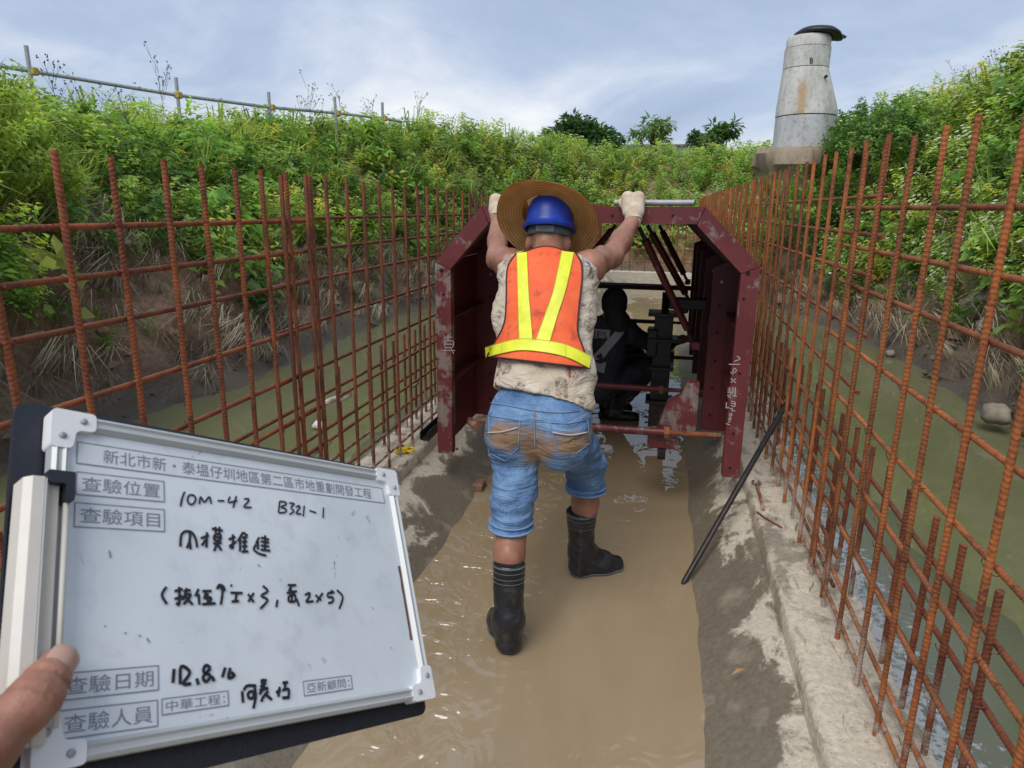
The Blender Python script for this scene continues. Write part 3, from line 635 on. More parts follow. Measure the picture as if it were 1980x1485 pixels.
M['stalk'] = simple('weed stalk', (.085, .105, .05), .8, .3, 30)
STK = [stalk_mesh('weed_stalk', 100 + k, .75 + .08 * k) for k in range(6)]
for me in STK: me.materials.append(M['stalk'])
def crest_at(y, left=True, v=6.0):
    j = int(np.argmin(abs(VIDX - v))); c = G[:, j]; msk = c[:, 0] < -.5 if left else c[:, 0] > .9
    k = np.argmin(np.where(msk, abs(c[:, 1] - y), 1e9)); return c[k]
kk = 0
for left, ys in ((True, [4.3, 4.8, 5.3, 5.9, 6.6, 7.3, 8.0, 8.8, 9.7, 10.8, 11.9, 13.0, 14.0]), (False, [5.6, 6.2, 6.9, 7.6, 8.3, 9.0, 9.8, 10.6, 11.4, 12.3])):
    for y in ys:
        for q in range(2 if left else 1):
            p = crest_at(y + random.uniform(-.25, .25), left, random.uniform(5.5, 6.6)); me = STK[kk % 6]; kk += 1
            o = inst('weed_stalk', me, None, p + np.array([0, 0, .05]), (random.uniform(-.12, .12), random.uniform(-.12, .12), random.uniform(0, 6.28)), (.8, .8, random.uniform(.6, .95)) if left else (.8, .8, .65))
            tag(o, 'tall thin weed stalk with small seed heads above the left bank' if left else 'thin weed stalk with seed heads on the right bank crest', 'weed', 'weed stalks on the left bank' if left else 'weed stalks on the right bank')
# two big bushes that stand out of the cover
def bush(name, label, c, r, n, kinds, seed, tint=(1, 1, 1)):
    rng = np.random.default_rng(seed); it = []
    for _ in range(n):
        d = sph(1, rng, -.25, 1.0)[0]; q = c + d * r * rng.uniform(.65, 1.0) ** .5 * (1 + .22 * fbm(d + seed, 1.6, 3)); T = TPL[kinds[rng.integers(len(kinds))]]
        it.append((T[rng.integers(len(T))], q - [0, 0, .12], rng.uniform(0, 6.28), rng.uniform(.6, 1.1), d, np.array(tint) * rng.uniform(.75, 1.3)))
    root = thing(name, label, 'bush', (c[0], c[1], c[2] - r[2]))
    o = bulk('foliage', it, M['leaf'], None); del o['category']; o.parent = root
    V = np.empty(len(o.data.vertices) * 3, np.float32); o.data.vertices.foreach_get('co', V); V = V.reshape(-1, 3) - np.array(root.location); o.data.vertices.foreach_set('co', V.ravel()); o.data.update()
    m = MB()
    for k in range(6): m.tube([np.array([c[0], c[1], c[2] - r[2]]) + rng.normal(0, .05, 3) * [1, 1, 0], c + rng.normal(0, .35, 3) * r], [.012, .006], 5)
    obj('stem', m, M['bark'], root)
bush('leafy_bush', 'bright green leafy bush at the left edge of the bank', np.array([-4.6, 3.55, 1.70]), np.array([.60, .8, .62]), 300, ['broad_l', 'broad_m', 'grass'], 5, (1.15, 1.1, .9))
bush('leafy_bush', 'low bright green bush hanging down the mud behind the left mesh', np.array([-4.0, 2.75, 1.05]), np.array([.42, .75, .52]), 190, ['broad_l', 'broad_m', 'vine'], 6, (1.15, 1.1, .8))
bush('leafy_bush', 'dark green bush growing beside the concrete shaft', np.array([2.95, 11.2, 2.35]), np.array([.65, .8, .60]), 230, ['broad_d', 'broad_m', 'vine'], 8)
# ------------------------------------------------------------------ reinforcing bars
def ribbed(L, r, n=8, pitch=.0105):
    rings = []; k = int(L / pitch)
    for i in range(k):
        for dz, rr in ((0, r), (.42, r), (.55, r * 1.10), (.8, r * 1.10)):
            rings.append([(rr*math.cos(2*math.pi*j/n), rr*math.sin(2*math.pi*j/n), (i + dz) * pitch + .0045 * math.cos(2*math.pi*j/n)) for j in range(n)])
    rings.append([(r*math.cos(2*math.pi*j/n), r*math.sin(2*math.pi*j/n), L) for j in range(n)])
    return MB().loft(rings, True, True)
def plain(L, r, n=6):
    return MB().loft([[(r*math.cos(2*math.pi*j/n), r*math.sin(2*math.pi*j/n), z) for j in range(n)] for z in np.linspace(0, L, 5)], True, True)
def bar_mesh(name, L, near, mat, r=.0085):
    mb = ribbed(L, r) if near else plain(L, r); me = mesh_of(name, mb.v, mb.f, True, 60); me.materials.append(mat); return me
YROT = (math.radians(-90), 0, 0)                             # a bar laid along +Y
def mesh_panel(label, x, ys, z0, ztop, zh, y0, y1, near, mat, xin, group=None, r=.0076, jit=.005):
    """a tied mesh: upright bars and long bars, every bar a part"""
    root = thing('rebar_mesh', label, 'rebar mesh', (x, (y0 + y1) / 2, z0), group)
    L = ztop - z0; me = bar_mesh('upright_bar', L, near, mat, r)
    for y in ys:
        inst('upright_bar', me, root, (x + random.uniform(-jit, jit), y, z0 + random.uniform(-.006, .006)), (random.uniform(-.006, .006), random.uniform(-.006, .006), random.uniform(0, 6)))
    mh = bar_mesh('long_bar', y1 - y0, near, mat, r * .94)
    for z in zh:
        inst('long_bar', mh, root, (x + xin + random.uniform(-.001, .001), y0 + random.uniform(-.03, .03), z), (YROT[0] + random.uniform(-.0015, .0015), random.uniform(-.3, .3), random.uniform(-.0015, .0015)))
    if near:                                                 # twisted tie wire at the crossings, too small to pick apart
        m = MB()
        for y in ys:
            for z in zh:
                if random.random() < .6 and z < ztop - .03:
                    c = np.array([x + xin * .5, y, z]); a_ = random.choice((-1, 1)); u1 = unit([1, 0, 0]); u2 = unit([0, a_, 1]); R1, R2 = abs(xin) * .5 + r * 1.1, r * 1.5
                    m.tube([c + u1*R1*math.cos(t) + u2*R2*math.sin(t) for t in np.linspace(0, 6.4, 9)], .0011, 3, False); e_ = c - u1 * math.copysign(R1, xin)
                    m.tube([e_, e_ + [-.006, random.uniform(-.008, .008), .012], e_ + [-.009, random.uniform(-.014, .014), .022]], .0012, 3)
        if m.v: tag(obj('tie_wire', m, M['rust_dark'], root), kind='stuff')
    return root
XL, XR = -1.26, .585
lh = [1.447, 1.335, 1.223, 1.062, .897, .735, .575, .415, .30]
mesh_panel('rusty rebar mesh on the left kerb, nearest the camera', XL, [.615, .775, .935, 1.095, 1.255, 1.412, 1.574, 1.729, 1.887, 2.046, 2.196, 2.348], .235, 1.601, lh, .5, 2.36, True, M['rust_dark'], -.017)
mesh_panel('rusty rebar mesh running back along the left kerb past the form', XL + .004, [2.138, 2.303] + [2.468 + .1625 * k for k in range(72)], .235, 1.60, [z + .004 for z in lh[:4]] + [.885, .725, .565, .405, .29], 2.10, 14.2, False, M['rust_dark'], -.034)
rh = [1.513, 1.392, 1.272, 1.088, .905, .725, .545, .375, .285]
mesh_panel('rusty orange rebar mesh on the right kerb, nearest the camera', XR, [.65, .84, 1.025, 1.214, 1.404, 1.574, 1.764, 1.957, 2.152, 2.356], .235, 1.685, rh, .45, 2.585, True, M['rust'], .015, None, .0067)
mesh_panel('rusty orange rebar mesh running back along the right kerb to the far end', XR + .003, [2.212, 2.392] + [2.607 + .19 * k for k in range(5)] + [3.55 + .168 * k for k in range(63)], .235, 1.712, [1.548, 1.432, 1.31, 1.132, .952, .757, .575, .40, .295], 2.235, 14.2, False, M['rust'], .0345)
mesh_panel('low outer rebar mesh standing behind the tall right mesh', .680, [.62, .80, .98, 1.165, 1.354, 1.539, 1.698, 1.875, 2.05, 2.229, 2.41, 2.59, 2.77, 2.95, 3.05, 3.215, 3.403] + [3.6 + .19 * k for k in range(18)], .235, .792, [.67, .53, .39], .5, 6.9, True, M['rust_dark'], .017)
mesh_panel('low outer rebar mesh standing behind the tall left mesh', -1.395, [1.10 + .165 * k for k in range(34)], .235, .80, [.70, .54, .38], 1.0, 6.7, True, M['rust_dark'], -.017)
me_ = thing('rebar_mesh', 'far rebar mesh standing across the end of the channel', 'rebar mesh', (-.37, 14.42, .25)); ub = bar_mesh('upright_bar', 1.05, False, M['rust_dark'], .009)
for k in range(13): inst('upright_bar', ub, me_, (-1.3 + .155 * k, 14.42, .24), (0, 0, 0))
lb = bar_mesh('long_bar', 2.0, False, M['rust_dark'], .008)
for z in (.45, .72, .98): inst('long_bar', lb, me_, (-1.37, 14.40, z), (0, math.radians(90), 0))
# mortar-coated cover spacers and a rag caught on the bars
for k, (p, x, L) in enumerate((((640, 775), XL - .03, .055), ((668, 768), XL - .03, .05), ((618, 868), XL - .03, .09), ((800, 745), XL - .03, .06))):
    q = onx(p, x); o = obj('mortar_crust', MB().tube([q + [0, -L, 0], q + [0, -L*.4, .002], q + [0, L*.5, -.001], q + [0, L, 0]], [.008, .0135, .0125, .009], 7), M['kerb'], loc=q.tolist(), smooth=True)
    tag(o, ['pale mortar lump caked on a left mesh bar above the board', 'smaller mortar lump beside the first on the left mesh bar', 'long pale mortar crust on the lowest left bar by the board', 'mortar crust on the left mesh nearest the form post'][k], 'mortar')
q = onx((1650, 1085), .60); m = MB(); m.tube([q + [0, 0, .03], q + [.004, -.012, .012], q + [.010, -.02, -.012], q + [.012, -.022, -.03]], [.007, .013, .011, .004], 7, flat=.6)
tag(obj('rag', m, M['rag'], loc=q.tolist(), smooth=True), 'small white rag caught on the right rebar mesh', 'rag')

# ------------------------------------------------------------------ travelling inner form
FX0, FX1, FYN, FYF = -1.083, .418, 3.2, 6.9
form = thing('culvert_form', 'maroon steel travelling inner form with chamfered top corners and dark interior', 'formwork', (-.333, 3.2, .26))
OUT = [(FX0, .255), (FX0, 1.238), (-.851, 1.506), (.166, 1.514), (FX1, 1.262), (FX1, .265)]
def inset(P, d):
    """offset an open polyline to its inner side"""
    P = [np.array(p) for p in P]; o = []
    for i in range(len(P)):
        a = unit(P[i] - P[i-1]) if i else None; b = unit(P[i+1] - P[i]) if i < len(P) - 1 else None
        n1 = np.array([a[1], -a[0]]) if a is not None else None; n2 = np.array([b[1], -b[0]]) if b is not None else None
        if n1 is None: o.append(P[i] + n2 * d)
        elif n2 is None: o.append(P[i] + n1 * d)
        else: bis = unit(n1 + n2); o.append(P[i] + bis * d / np.dot(bis, n1))
    return o
def band(seg, y0, y1, w_out, w_in):
    """one straight member of a frame: between polyline corners seg, seg+1"""
    A = inset(OUT, w_out); B = inset(OUT, w_in); m = MB(); g = .0015
    a0, a1, b0, b1 = A[seg], A[seg+1], B[seg], B[seg+1]; t = unit(a1 - a0) * g
    q = [a0 + t, a1 - t, b1 - t, b0 + t]
    m.loft([[(p[0], y0, p[1]) for p in q], [(p[0], y1, p[1]) for p in q]], True, True); return m
names = ['post', 'chamfer_beam', 'top_beam', 'chamfer_beam', 'post']
for s_ in range(5):
    fr = obj(names[s_], band(s_, FYN, FYN + .055, 0, .078 if s_ != 2 else .074), M['paint_worn'] if s_ == 0 else M['paint'], form)
    if s_ in (0, 4): fr['label'] = 'scraped left post smeared with cement' if s_ == 0 else 'right post with white marker writing'
# bolt holes: near-black discs on the face paint the shade inside them
def disc(c, r, nrm_y=-1, d=.004, n=14):
    return MB().loft([[(c[0] + r*math.cos(2*math.pi*k/n), c[1] + dd, c[2] + r*math.sin(2*math.pi*k/n)) for k in range(n)] for dd in (.001, -d)], True, True)
for p in [(1446,528),(1438,578),(1430,722),(1418,838),(1411,905),(854,523),(858,569),(880,817),(884,868),(1184,417),(1301,417)]:
    q = ony(p, FYN); obj('bolt_hole_disc', disc((q[0], FYN - .0015, q[2]), .010 if p in ((1446,528),(854,523)) else .0062, d=.001), M['hole'], form)
# skins, in three lengths
A0 = inset(OUT, 0.001); A1 = inset(OUT, .007)
cuts = [FYN + .057, 4.45, 5.70, FYF]
for s_ in range(5):
    for k in range(3):
        y0, y1 = cuts[k] + .002, cuts[k+1] - .002; t = unit(A0[s_+1] - A0[s_]) * .002
        q = [A0[s_] + t, A0[s_+1] - t, A1[s_+1] - t, A1[s_] + t]; m = MB(); m.loft([[(p[0], y0, p[1]) for p in q], [(p[0], y1, p[1]) for p in q]], True, True)
        obj('skin_panel', m, M['paint_dark'], form)
# inner ribs (posts, knees and roof ribs of each following frame)
for fy in (3.92, 4.64, 5.36, 6.08, 6.80):
    for s_ in range(5):
        obj('rib', band(s_, fy, fy + .045, .0085, .145 if s_ in (0, 4) else .085), M['paint_dark'], form)
        if s_ in (0, 4): obj('rib_flange', band(s_, fy - .006, fy - .001, .05, .140), M['paint_dark'], form)
for fy in (3.92, 4.64):
    for sx in (-1, 1):
        for z in (.36, .52, .68, .84, .99, 1.12):
            x = (.418 - .1) if sx > 0 else (-1.083 + .1); obj('bolt_hole_disc', disc((x, fy - .0075, z), .007, d=.002), M['hole'] if z not in (1.12,) else M['bolt'], form)  # black discs paint the dark of the flange holes; the top ones are bolts
for z in (.62, .95):                                          # long stiffeners between the ribs
    for sx in (-1, 1):
        x0, x1 = ((-1.075, -1.02) if sx < 0 else (.355, .41))
        for a, b in zip((3.26, 3.967, 4.687, 5.407, 6.127), (3.913, 4.633, 5.353, 6.073, 6.793)): obj('stiffener', MB().box((x0, a + .002, z), (x1, b - .002, z + .008)), M['paint_dark'], form)
# diagonal turnbuckle braces from the roof to the side walls
def brace(a, b, r=.021, mat='paint'):
    a, b = np.array(a, float), np.array(b, float); d = b - a; m = MB(); m.tube([a + d*.10, a + d*.85], r, 10); o = obj('brace', m, M[mat], form, True, 50)
    obj('threaded_rod', MB().tube([a, a + d*.12], r*.55, 8), M['darksteel'], o); obj('threaded_rod', MB().tube([a + d*.83, b], r*.5, 8), M['darksteel'], o)
    obj('lug', MB().box((b - .02), (b + .02)), M['paint_dark'], o)
brace(ony((1236, 440), 3.62), ony((1344, 668), 3.86), .020, 'paint')
brace(ony((1252, 436), 4.5), ony((1338, 590), 4.62), .022, 'paint_dark'); brace(ony((1275, 436), 5.2), ony((1330, 545), 5.34), .022, 'paint_dark')
brace(ony((1190, 436), 4.5), ony((1120, 520), 4.62), .020, 'paint_dark'); brace((-.55, 3.62, 1.42), (-.93, 3.86, .95), .020, 'paint_dark')
# spreader pipes low across the form
def spreader(a, b, r, mat):
    a, b = np.array(a, float), np.array(b, float); d = b - a; L = np.linalg.norm(d); o = obj('spreader_pipe', MB().tube([a + d*.16, a + d*.80], r, 12), M[mat], form, True, 50)
    n = 26
    for lo, hi in ((0, .17), (.79, 1.0)):
        pts = [a + d*(lo + (hi - lo)*k/n) for k in range(n + 1)]; obj('threaded_rod', MB().tube(pts, [r*.72 if k % 2 else r*.60 for k in range(n + 1)], 8), M['rust_dark'], o)
    for f_ in (.165, .795): obj('nut', MB().tube([a + d*(f_ - .008), a + d*(f_ + .012)], r*1.35, 6), M['rust'], o)
spreader((-.96, 3.34, .405), (.335, 3.34, .425), .021, 'paint')
for fy, z in ((4.2, .42), (4.95, .47), (5.65, .47), (6.55, .47), (6.62, .80), (5.9, .86)): spreader((-.95, fy, z), (.29, fy, z), .020, 'paint_dark')
# jack column and travelling gear on the right
jk = np.array([.045, 4.35, .12])
obj('jack_column', MB().box((-.03, 4.30, .10), (.085, 4.42, .86), .006), M['darksteel'], form)
for z, r in ((.30, .085), (.52, .075), (.70, .09), (.86, .10)): obj('jack_plate', MB().box((.03 - r, 4.27, z), (.03 + r, 4.45, z + .022), .003), M['darksteel'], form)
obj('jack_screw', MB().tube([(.03, 4.36, .87 + .004*k) for k in range(34)], [.026 if k % 2 else .021 for k in range(34)], 10), M['darksteel'], form)
obj('jack_box', MB().box((-.07, 4.28, .60), (-.005, 4.40, .78), .01), M['darksteel'], form); obj('jack_box', MB().box((.09, 4.28, .885), (.17, 4.40, .97), .01), M['darksteel'], form)
obj('jack_beam', MB().box((.05, 4.2, .92), (.27, 4.30, .985), .006), M['darksteel'], form)
q0 = ony((1268, 862), 3.42); q1 = ony((1338, 775), 3.42)
m = MB(); gx0, gx1 = q0[0], q1[0] + .03
m.loft([[(gx0, y, .41), (gx1, y, .41), (gx1, y, .66), (gx1 - .06, y, .66), (gx1 - .085, y, .59), (gx0 + .045, y, .55)] for y in (3.42, 3.50)], True, True); obj('gusset', m, M['paint_worn'], form)
obj('roller_block', MB().box((-.02, 3.36, .325), (.135, 3.50, .40), .006), M['paint_worn'], form); obj('roller_block', MB().box((-.02, 5.4, .30), (.13, 5.55, .42), .006), M['paint_dark'], form)
obj('wheel', MB().lathe([(.03, -.02), (.055, -.02), (.055, .02), (.03, .02)], 20, np.array([[0,0,1,.055],[1,0,0,3.43],[0,1,0,.30],[0,0,0,1.0]])), M['darksteel'], form)
obj('bolt', MB().tube([(-.935, 3.30, .408), (-.90, 3.26, .405), (-.885, 3.245, .404)], .020, 10), M['rust_dark'], form)
# white marker writing on the right post, small mark on the left post
def strokes(name, lines, org, sc, plane, wd, nrm, mat, parent, k=3):
    m = MB()
    for ln in lines:
        pts = [plane((org[0] + x / sc, org[1] + y / sc)) for x, y in ln]; pts = lerp_path(pts, k) if len(pts) > 2 else pts
        m.ribbon(pts, wd, nrm)
    return obj(name, m, mat, parent)
WR = [[(200,398),(230,422),(178,445)],[(132,470),(228,470)],[(165,518),(185,506),(198,525),(178,542),(165,522)],[(148,538),(170,556)],[(150,592),(192,632)],[(192,595),(148,628)],
 [(122,690),(152,686)],[(138,668),(134,725)],[(118,712),(158,716)],[(166,665),(164,722)],[(160,692),(186,688)],[(190,668),(184,742)],[(166,742),(202,748)],[(120,735),(150,760)],[(150,730),(124,758)],
 [(112,800),(108,850)],[(106,850),(132,846)],[(150,790),(186,800),(180,838),(150,826)],[(150,808),(184,815)],[(140,850),(186,880)],[(162,850),(160,882)],[(136,905),(150,896),(158,912),(142,922),(135,908)],[(132,940),(146,934),(150,950),(136,954),(131,942)],[(126,972),(146,968)],[(106,985),(142,998)]]
strokes('marker_writing', WR, (1380, 600), 4.5, lambda p: ony(p, FYN - .0025), .0042, (0, -1, 0), M['mark'], form)
strokes('marker_writing', [[(0,0),(26,0)],[(13,-8),(13,10)],[(2,12),(28,12),(26,30),(4,30),(3,12)],[(4,21),(27,21)],[(-6,40),(34,40)],[(6,34),(2,50)],[(22,34),(30,50)]], (858, 652), 1.55, lambda p: ony(p, FYN - .0025), .0030, (0, -1, 0), M['mark'], form)
# loose galvanised pipe lying on the top beam
tp = thing('steel_pipe', 'short grey steel pipe lying on top of the form beam', 'pipe', (-.06, 3.235, 1.512))
m = MB(); a, b = np.array([-.235, 3.236, 1.5275]), np.array([.115, 3.236, 1.531]); m.tube([a, b], .0135, 14, False); m.tube([b, a], .0105, 14, False)
m.tube([a, a + [.001, 0, 0]], .0133, 14, False); obj('pipe_wall', m, M['galv'], tp, True, 50)
for e_, s_ in ((a, 1), (b, -1)):
    r2 = MB(); n = 14; ring = lambda r: [(e_[0], e_[1] + r*math.cos(2*math.pi*k/n), e_[2] + r*math.sin(2*math.pi*k/n)) for k in range(n)]; r2.loft([ring(.0105), ring(.0135)], True, False); obj('pipe_end', r2, M['galv'], tp)
# ------------------------------------------------------------------ organic shapes: blended distance fields meshed by surface nets
def rc(a, b, ra, rb, sq=None):
    """tapered capsule; sq = (axis, factor) flattens it along an axis"""
    a = np.array(a, float); b = np.array(b, float)
    def f(P):
        Q = P - a; B = b - a; k = 1.0
        if sq is not None:
            n = unit(sq[0]); s = sq[1]; Q = Q + np.outer(Q @ n, n) * (1/s - 1); B = B + n * (B @ n) * (1/s - 1); k = min(1, s) ** .5
        t = np.clip(Q @ B / (B @ B + 1e-12), 0, 1); return (np.linalg.norm(Q - t[:, None] * B, axis=1) - (ra + (rb - ra) * t)) * k
    r = max(ra, rb) * (max(1, sq[1]) if sq is not None else 1); f.lo = np.minimum(a, b) - r; f.hi = np.maximum(a, b) + r; return f
def el(c, r, rot=None):
    c = np.array(c, float); r = np.array(r, float); R = np.eye(3) if rot is None else np.array(rot, float)   # rows: local axes
    def f(P):
        Q = (P - c) @ R.T; k0 = np.linalg.norm(Q / r, axis=1); k1 = np.linalg.norm(Q / r**2, axis=1); return k0 * (k0 - 1) / (k1 + 1e-9)
    f.lo = c - r.max(); f.hi = c + r.max(); return f
def plane_cut(p, n):
    """remove the side the normal points to"""
    p = np.array(p, float); n = unit(n)
    def f(P): return -((P - p) @ n)
    f.cut = True; return f
def smin(a, b, k): h = np.clip(.5 + .5*(b - a)/k, 0, 1); return b*(1 - h) + a*h - k*h*(1 - h)
class SDF:
    def __init__(s, prims, k=.03, cuts=()): s.p = prims; s.k = k; s.c = list(cuts)
    def __call__(s, P):
        d = None
        for f in s.p: e_ = f(P); d = e_ if d is None else smin(d, e_, s.k)
        for c in s.c: d = np.maximum(d, -c(P))
        return d
    def mesh(s, h, pad=.02, smooth=1):
        lo = np.min([f.lo for f in s.p], 0) - pad; hi = np.max([f.hi for f in s.p], 0) + pad; n = np.ceil((hi - lo) / h).astype(int) + 1
        ax = [lo[i] + h * np.arange(n[i]) for i in range(3)]; D = np.full(n, 1.0)
        for f in s.p:
            a = np.clip(((f.lo - s.k*2 - 2*h - lo) / h).astype(int), 0, n - 1); b = np.clip(((f.hi + s.k*2 + 2*h - lo) / h).astype(int) + 2, 1, n)
            X = np.stack(np.meshgrid(*[ax[i][a[i]:b[i]] for i in range(3)], indexing='ij'), -1); sh = X.shape[:3]; sl = tuple(slice(a[i], b[i]) for i in range(3))
            D[sl] = smin(D[sl], f(X.reshape(-1, 3)).reshape(sh), s.k)
        if s.c:
            X = np.stack(np.meshgrid(*ax, indexing='ij'), -1).reshape(-1, 3)
            for c in s.c: D = np.maximum(D, -c(X).reshape(D.shape))
        return nets(D, lo, h, smooth)
def nets(D, lo, h, smooth):
    n = np.array(D.shape) - 1; S = D < 0
    cs = [(i, j, k) for i in (0, 1) for j in (0, 1) for k in (0, 1)]
    sub = lambda A, c: A[c[0]:c[0]+n[0], c[1]:c[1]+n[1], c[2]:c[2]+n[2]]
    cnt = sum(sub(S, c).astype(np.int8) for c in cs); act = (cnt > 0) & (cnt < 8); I = np.argwhere(act); idx = -np.ones(n, int); idx[tuple(I.T)] = np.arange(len(I))
    acc = np.zeros((len(I), 3)); w_ = np.zeros(len(I))
    for a in cs:
        for ax in range(3):
            if a[ax]: continue
            b = list(a); b[ax] = 1; da = D[tuple((I + a).T)]; db = D[tuple((I + b).T)]; m = (da < 0) != (db < 0); t = np.where(m, da / (da - db + 1e-12), 0)
            P = np.array(a, float)[None].repeat(len(I), 0); P[:, ax] += t; acc[m] += P[m]; w_[m] += 1
    V = lo + (I + acc / w_[:, None]) * h; Q = []
    for ax in range(3):
        o1, o2 = [(1, 2), (2, 0), (0, 1)][ax]; sl = [slice(0, None)] * 3
        A = S; B = np.roll(S, -1, ax); m = A != B; m[tuple(slice(-1, None) if i == ax else slice(None) for i in range(3))] = False
        E = np.argwhere(m); E = E[(E[:, o1] > 0) & (E[:, o2] > 0) & (E[:, o1] < n[o1]) & (E[:, o2] < n[o2])]
        def g(d1, d2): J = E.copy(); J[:, o1] -= d1; J[:, o2] -= d2; return idx[tuple(J.T)]
        q = np.stack([g(1, 1), g(0, 1), g(0, 0), g(1, 0)], 1); fl = ~S[tuple(E.T)]; q[fl] = q[fl][:, ::-1]; Q.append(q)
    Q = np.vstack(Q); Q = Q[(Q >= 0).all(1)]
    for _ in range(smooth):
        s_ = np.zeros_like(V); c = np.zeros(len(V))
        for a, b in ((0, 1), (1, 2), (2, 3), (3, 0)):
            np.add.at(s_, Q[:, a], V[Q[:, b]]); np.add.at(c, Q[:, a], 1); np.add.at(s_, Q[:, b], V[Q[:, a]]); np.add.at(c, Q[:, b], 1)
        V = V * .5 + .5 * s_ / c[:, None]
    return V, Q
def normals(V, Q):
    nn = np.cross(V[Q[:, 2]] - V[Q[:, 0]], V[Q[:, 3]] - V[Q[:, 1]]); N = np.zeros_like(V)
    for i in range(4): np.add.at(N, Q[:, i], nn)
    return N / (np.linalg.norm(N, axis=1, keepdims=True) + 1e-12)
def wrinkle(VQ, amp, scale, seed=0, fn=None):
    V, Q = VQ; N = normals(V, Q); d = np.array([fbm(p * np.array(scale) + seed, 1.0, 3) for p in V]) * amp
    if fn is not None: d = d * fn(V)
    return V + N * d[:, None], Q
def blob(name, prims, h, k, mat, parent, cuts=(), smooth=1, wr=None):
    VQ = SDF(prims, k, cuts).mesh(h, smooth=smooth)
    if wr: VQ = wrinkle(VQ, *wr)
    return obj(name, VQ, mat, parent, True)
def trace(sdf, P, d, off, tmax=1.5):
    """march points along directions until they lie off above a body"""
    P = np.array(P, float); d = np.array(d, float); t = np.zeros(len(P))
    for _ in range(70): t = np.minimum(t + (sdf(P + d * t[:, None]) - off) * .8, tmax)
    return P + d * t[:, None]
def drape(sdf, quad, nu, nv, off, y_from, arch=0):
    """a cloth patch: photo-survey outline (TL,TR,BR,BL rows of points) laid on a body"""
    L = np.array(lerp_path([np.array(q, float) for q in quad[0]], 6)); R = np.array(lerp_path([np.array(q, float) for q in quad[1]], 6))
    rs_ = lambda A, n: np.stack([np.interp(np.linspace(0, 1, n), np.linspace(0, 1, len(A)), A[:, i]) for i in range(2)], 1)
    L, R = rs_(L, nv), rs_(R, nv); g = np.array([[L[j]*(1 - i/(nu-1)) + R[j]*i/(nu-1) for i in range(nu)] for j in range(nv)]); uu = np.linspace(-1, 1, nu); g[:, :, 1] -= arch * (1 - uu[None]**2)**2 * (1 - np.linspace(0, 1, nv)[:, None])**5; g = g.reshape(-1, 2)
    D = np.array([unit(ray(p)) for p in g]); S0 = np.array([CAM + d * (y_from / d[1]) for d in D])
    V = trace(sdf, S0, D, off); V = V - D * np.array([[.0045 * fbm(p * np.array([9, 9, 16]), 1.0, 3)] for p in V]); return V.reshape(nv, nu, 3)
def patch(name, V, mat, parent, th=.003):
    nv, nu = V.shape[:2]; N = np.cross(np.gradient(V, axis=1), np.gradient(V, axis=0)); N /= np.linalg.norm(N, axis=2, keepdims=True) + 1e-9
    if (N[..., 1].mean()) > 0: N = -N
    B = V - N * th; P = np.concatenate([V.reshape(-1, 3), B.reshape(-1, 3)]); o = nu * nv; Fq = []
    for j in range(nv - 1):
        for i in range(nu - 1): a = j*nu + i; Fq += [(a, a+nu, a+nu+1, a+1), (o+a, o+a+1, o+a+nu+1, o+a+nu)]
    edge = [i for i in range(nu)] + [j*nu + nu-1 for j in range(1, nv)] + [(nv-1)*nu + i for i in range(nu-2, -1, -1)] + [j*nu for j in range(nv-2, 0, -1)]
    for i in range(len(edge)): a, b = edge[i], edge[(i+1) % len(edge)]; Fq.append((a, b, o+b, o+a))
    return obj(name, (P, Fq), mat, parent, True, 60)
def edge_of(V): return list(V[0]) + list(V[1:, -1]) + list(V[-1, -2::-1]) + list(V[-2:0:-1, 0])

# ------------------------------------------------------------------ the man pushing the form
man = thing('person', 'man in orange vest, straw hat and denim shorts pushing the form', 'person', (-.38, 2.3, -.05))
lean = unit([0, .53, .85]); fb = unit(np.cross([1, 0, 0], lean))     # spine direction, front-back axis
PEL = np.array([-.395, 2.315, .80]); CHE = np.array([-.425, 2.53, 1.12]); UPP = np.array([-.432, 2.625, 1.265]); NEC = np.array([-.442, 2.68, 1.325]); HED = np.array([-.456, 2.775, 1.40])
SHL, SHR = np.array([-.588, 2.650, 1.285]), np.array([-.275, 2.655, 1.285])
ELL, ELR = np.array([-.690, 2.86, 1.285]), np.array([-.208, 2.875, 1.315])
WRL, WRR = np.array([-.752, 3.115, 1.455]), np.array([-.142, 3.115, 1.452])
torso = [rc(PEL, PEL + lean*.16, .158, .150, (fb, .74)), rc(PEL + lean*.14, CHE, .148, .168, (fb, .68)), rc(CHE, UPP - lean*.085, .168, .150, (fb, .66)), rc(UPP + [-.09, 0, -.02], UPP + [.09, 0, -.02], .070, .070),
         el(CHE + [-.075, .0, .05] - fb*.035, (.085, .07, .12)), el(CHE + [.075, .0, .05] - fb*.035, (.085, .07, .12))]
arms = [rc(SHL, ELL, .056, .043), rc(ELL, ELL*.55 + WRL*.45, .045, .042), rc(ELL*.55 + WRL*.45, WRL, .042, .029), rc(SHR, ELR, .058, .045), rc(ELR, ELR*.55 + WRR*.45, .047, .044), rc(ELR*.55 + WRR*.45, WRR, .044, .030),
        el(SHL + [0, 0, .0], (.062, .062, .058)), el(SHR, (.062, .062, .058)), rc(SHL, UPP + [-.05, 0, -.02], .055, .065), rc(SHR, UPP + [.05, 0, -.02], .055, .065)]
HU = unit([0, .22, .97]); HF = np.cross(HU, [1, 0, 0]) * -1; HF = unit(np.cross([1, 0, 0], HU)) * -1    # head up / facing
if HF[1] < 0: HF = -HF
Rh = np.stack([[1, 0, 0], HF, HU])
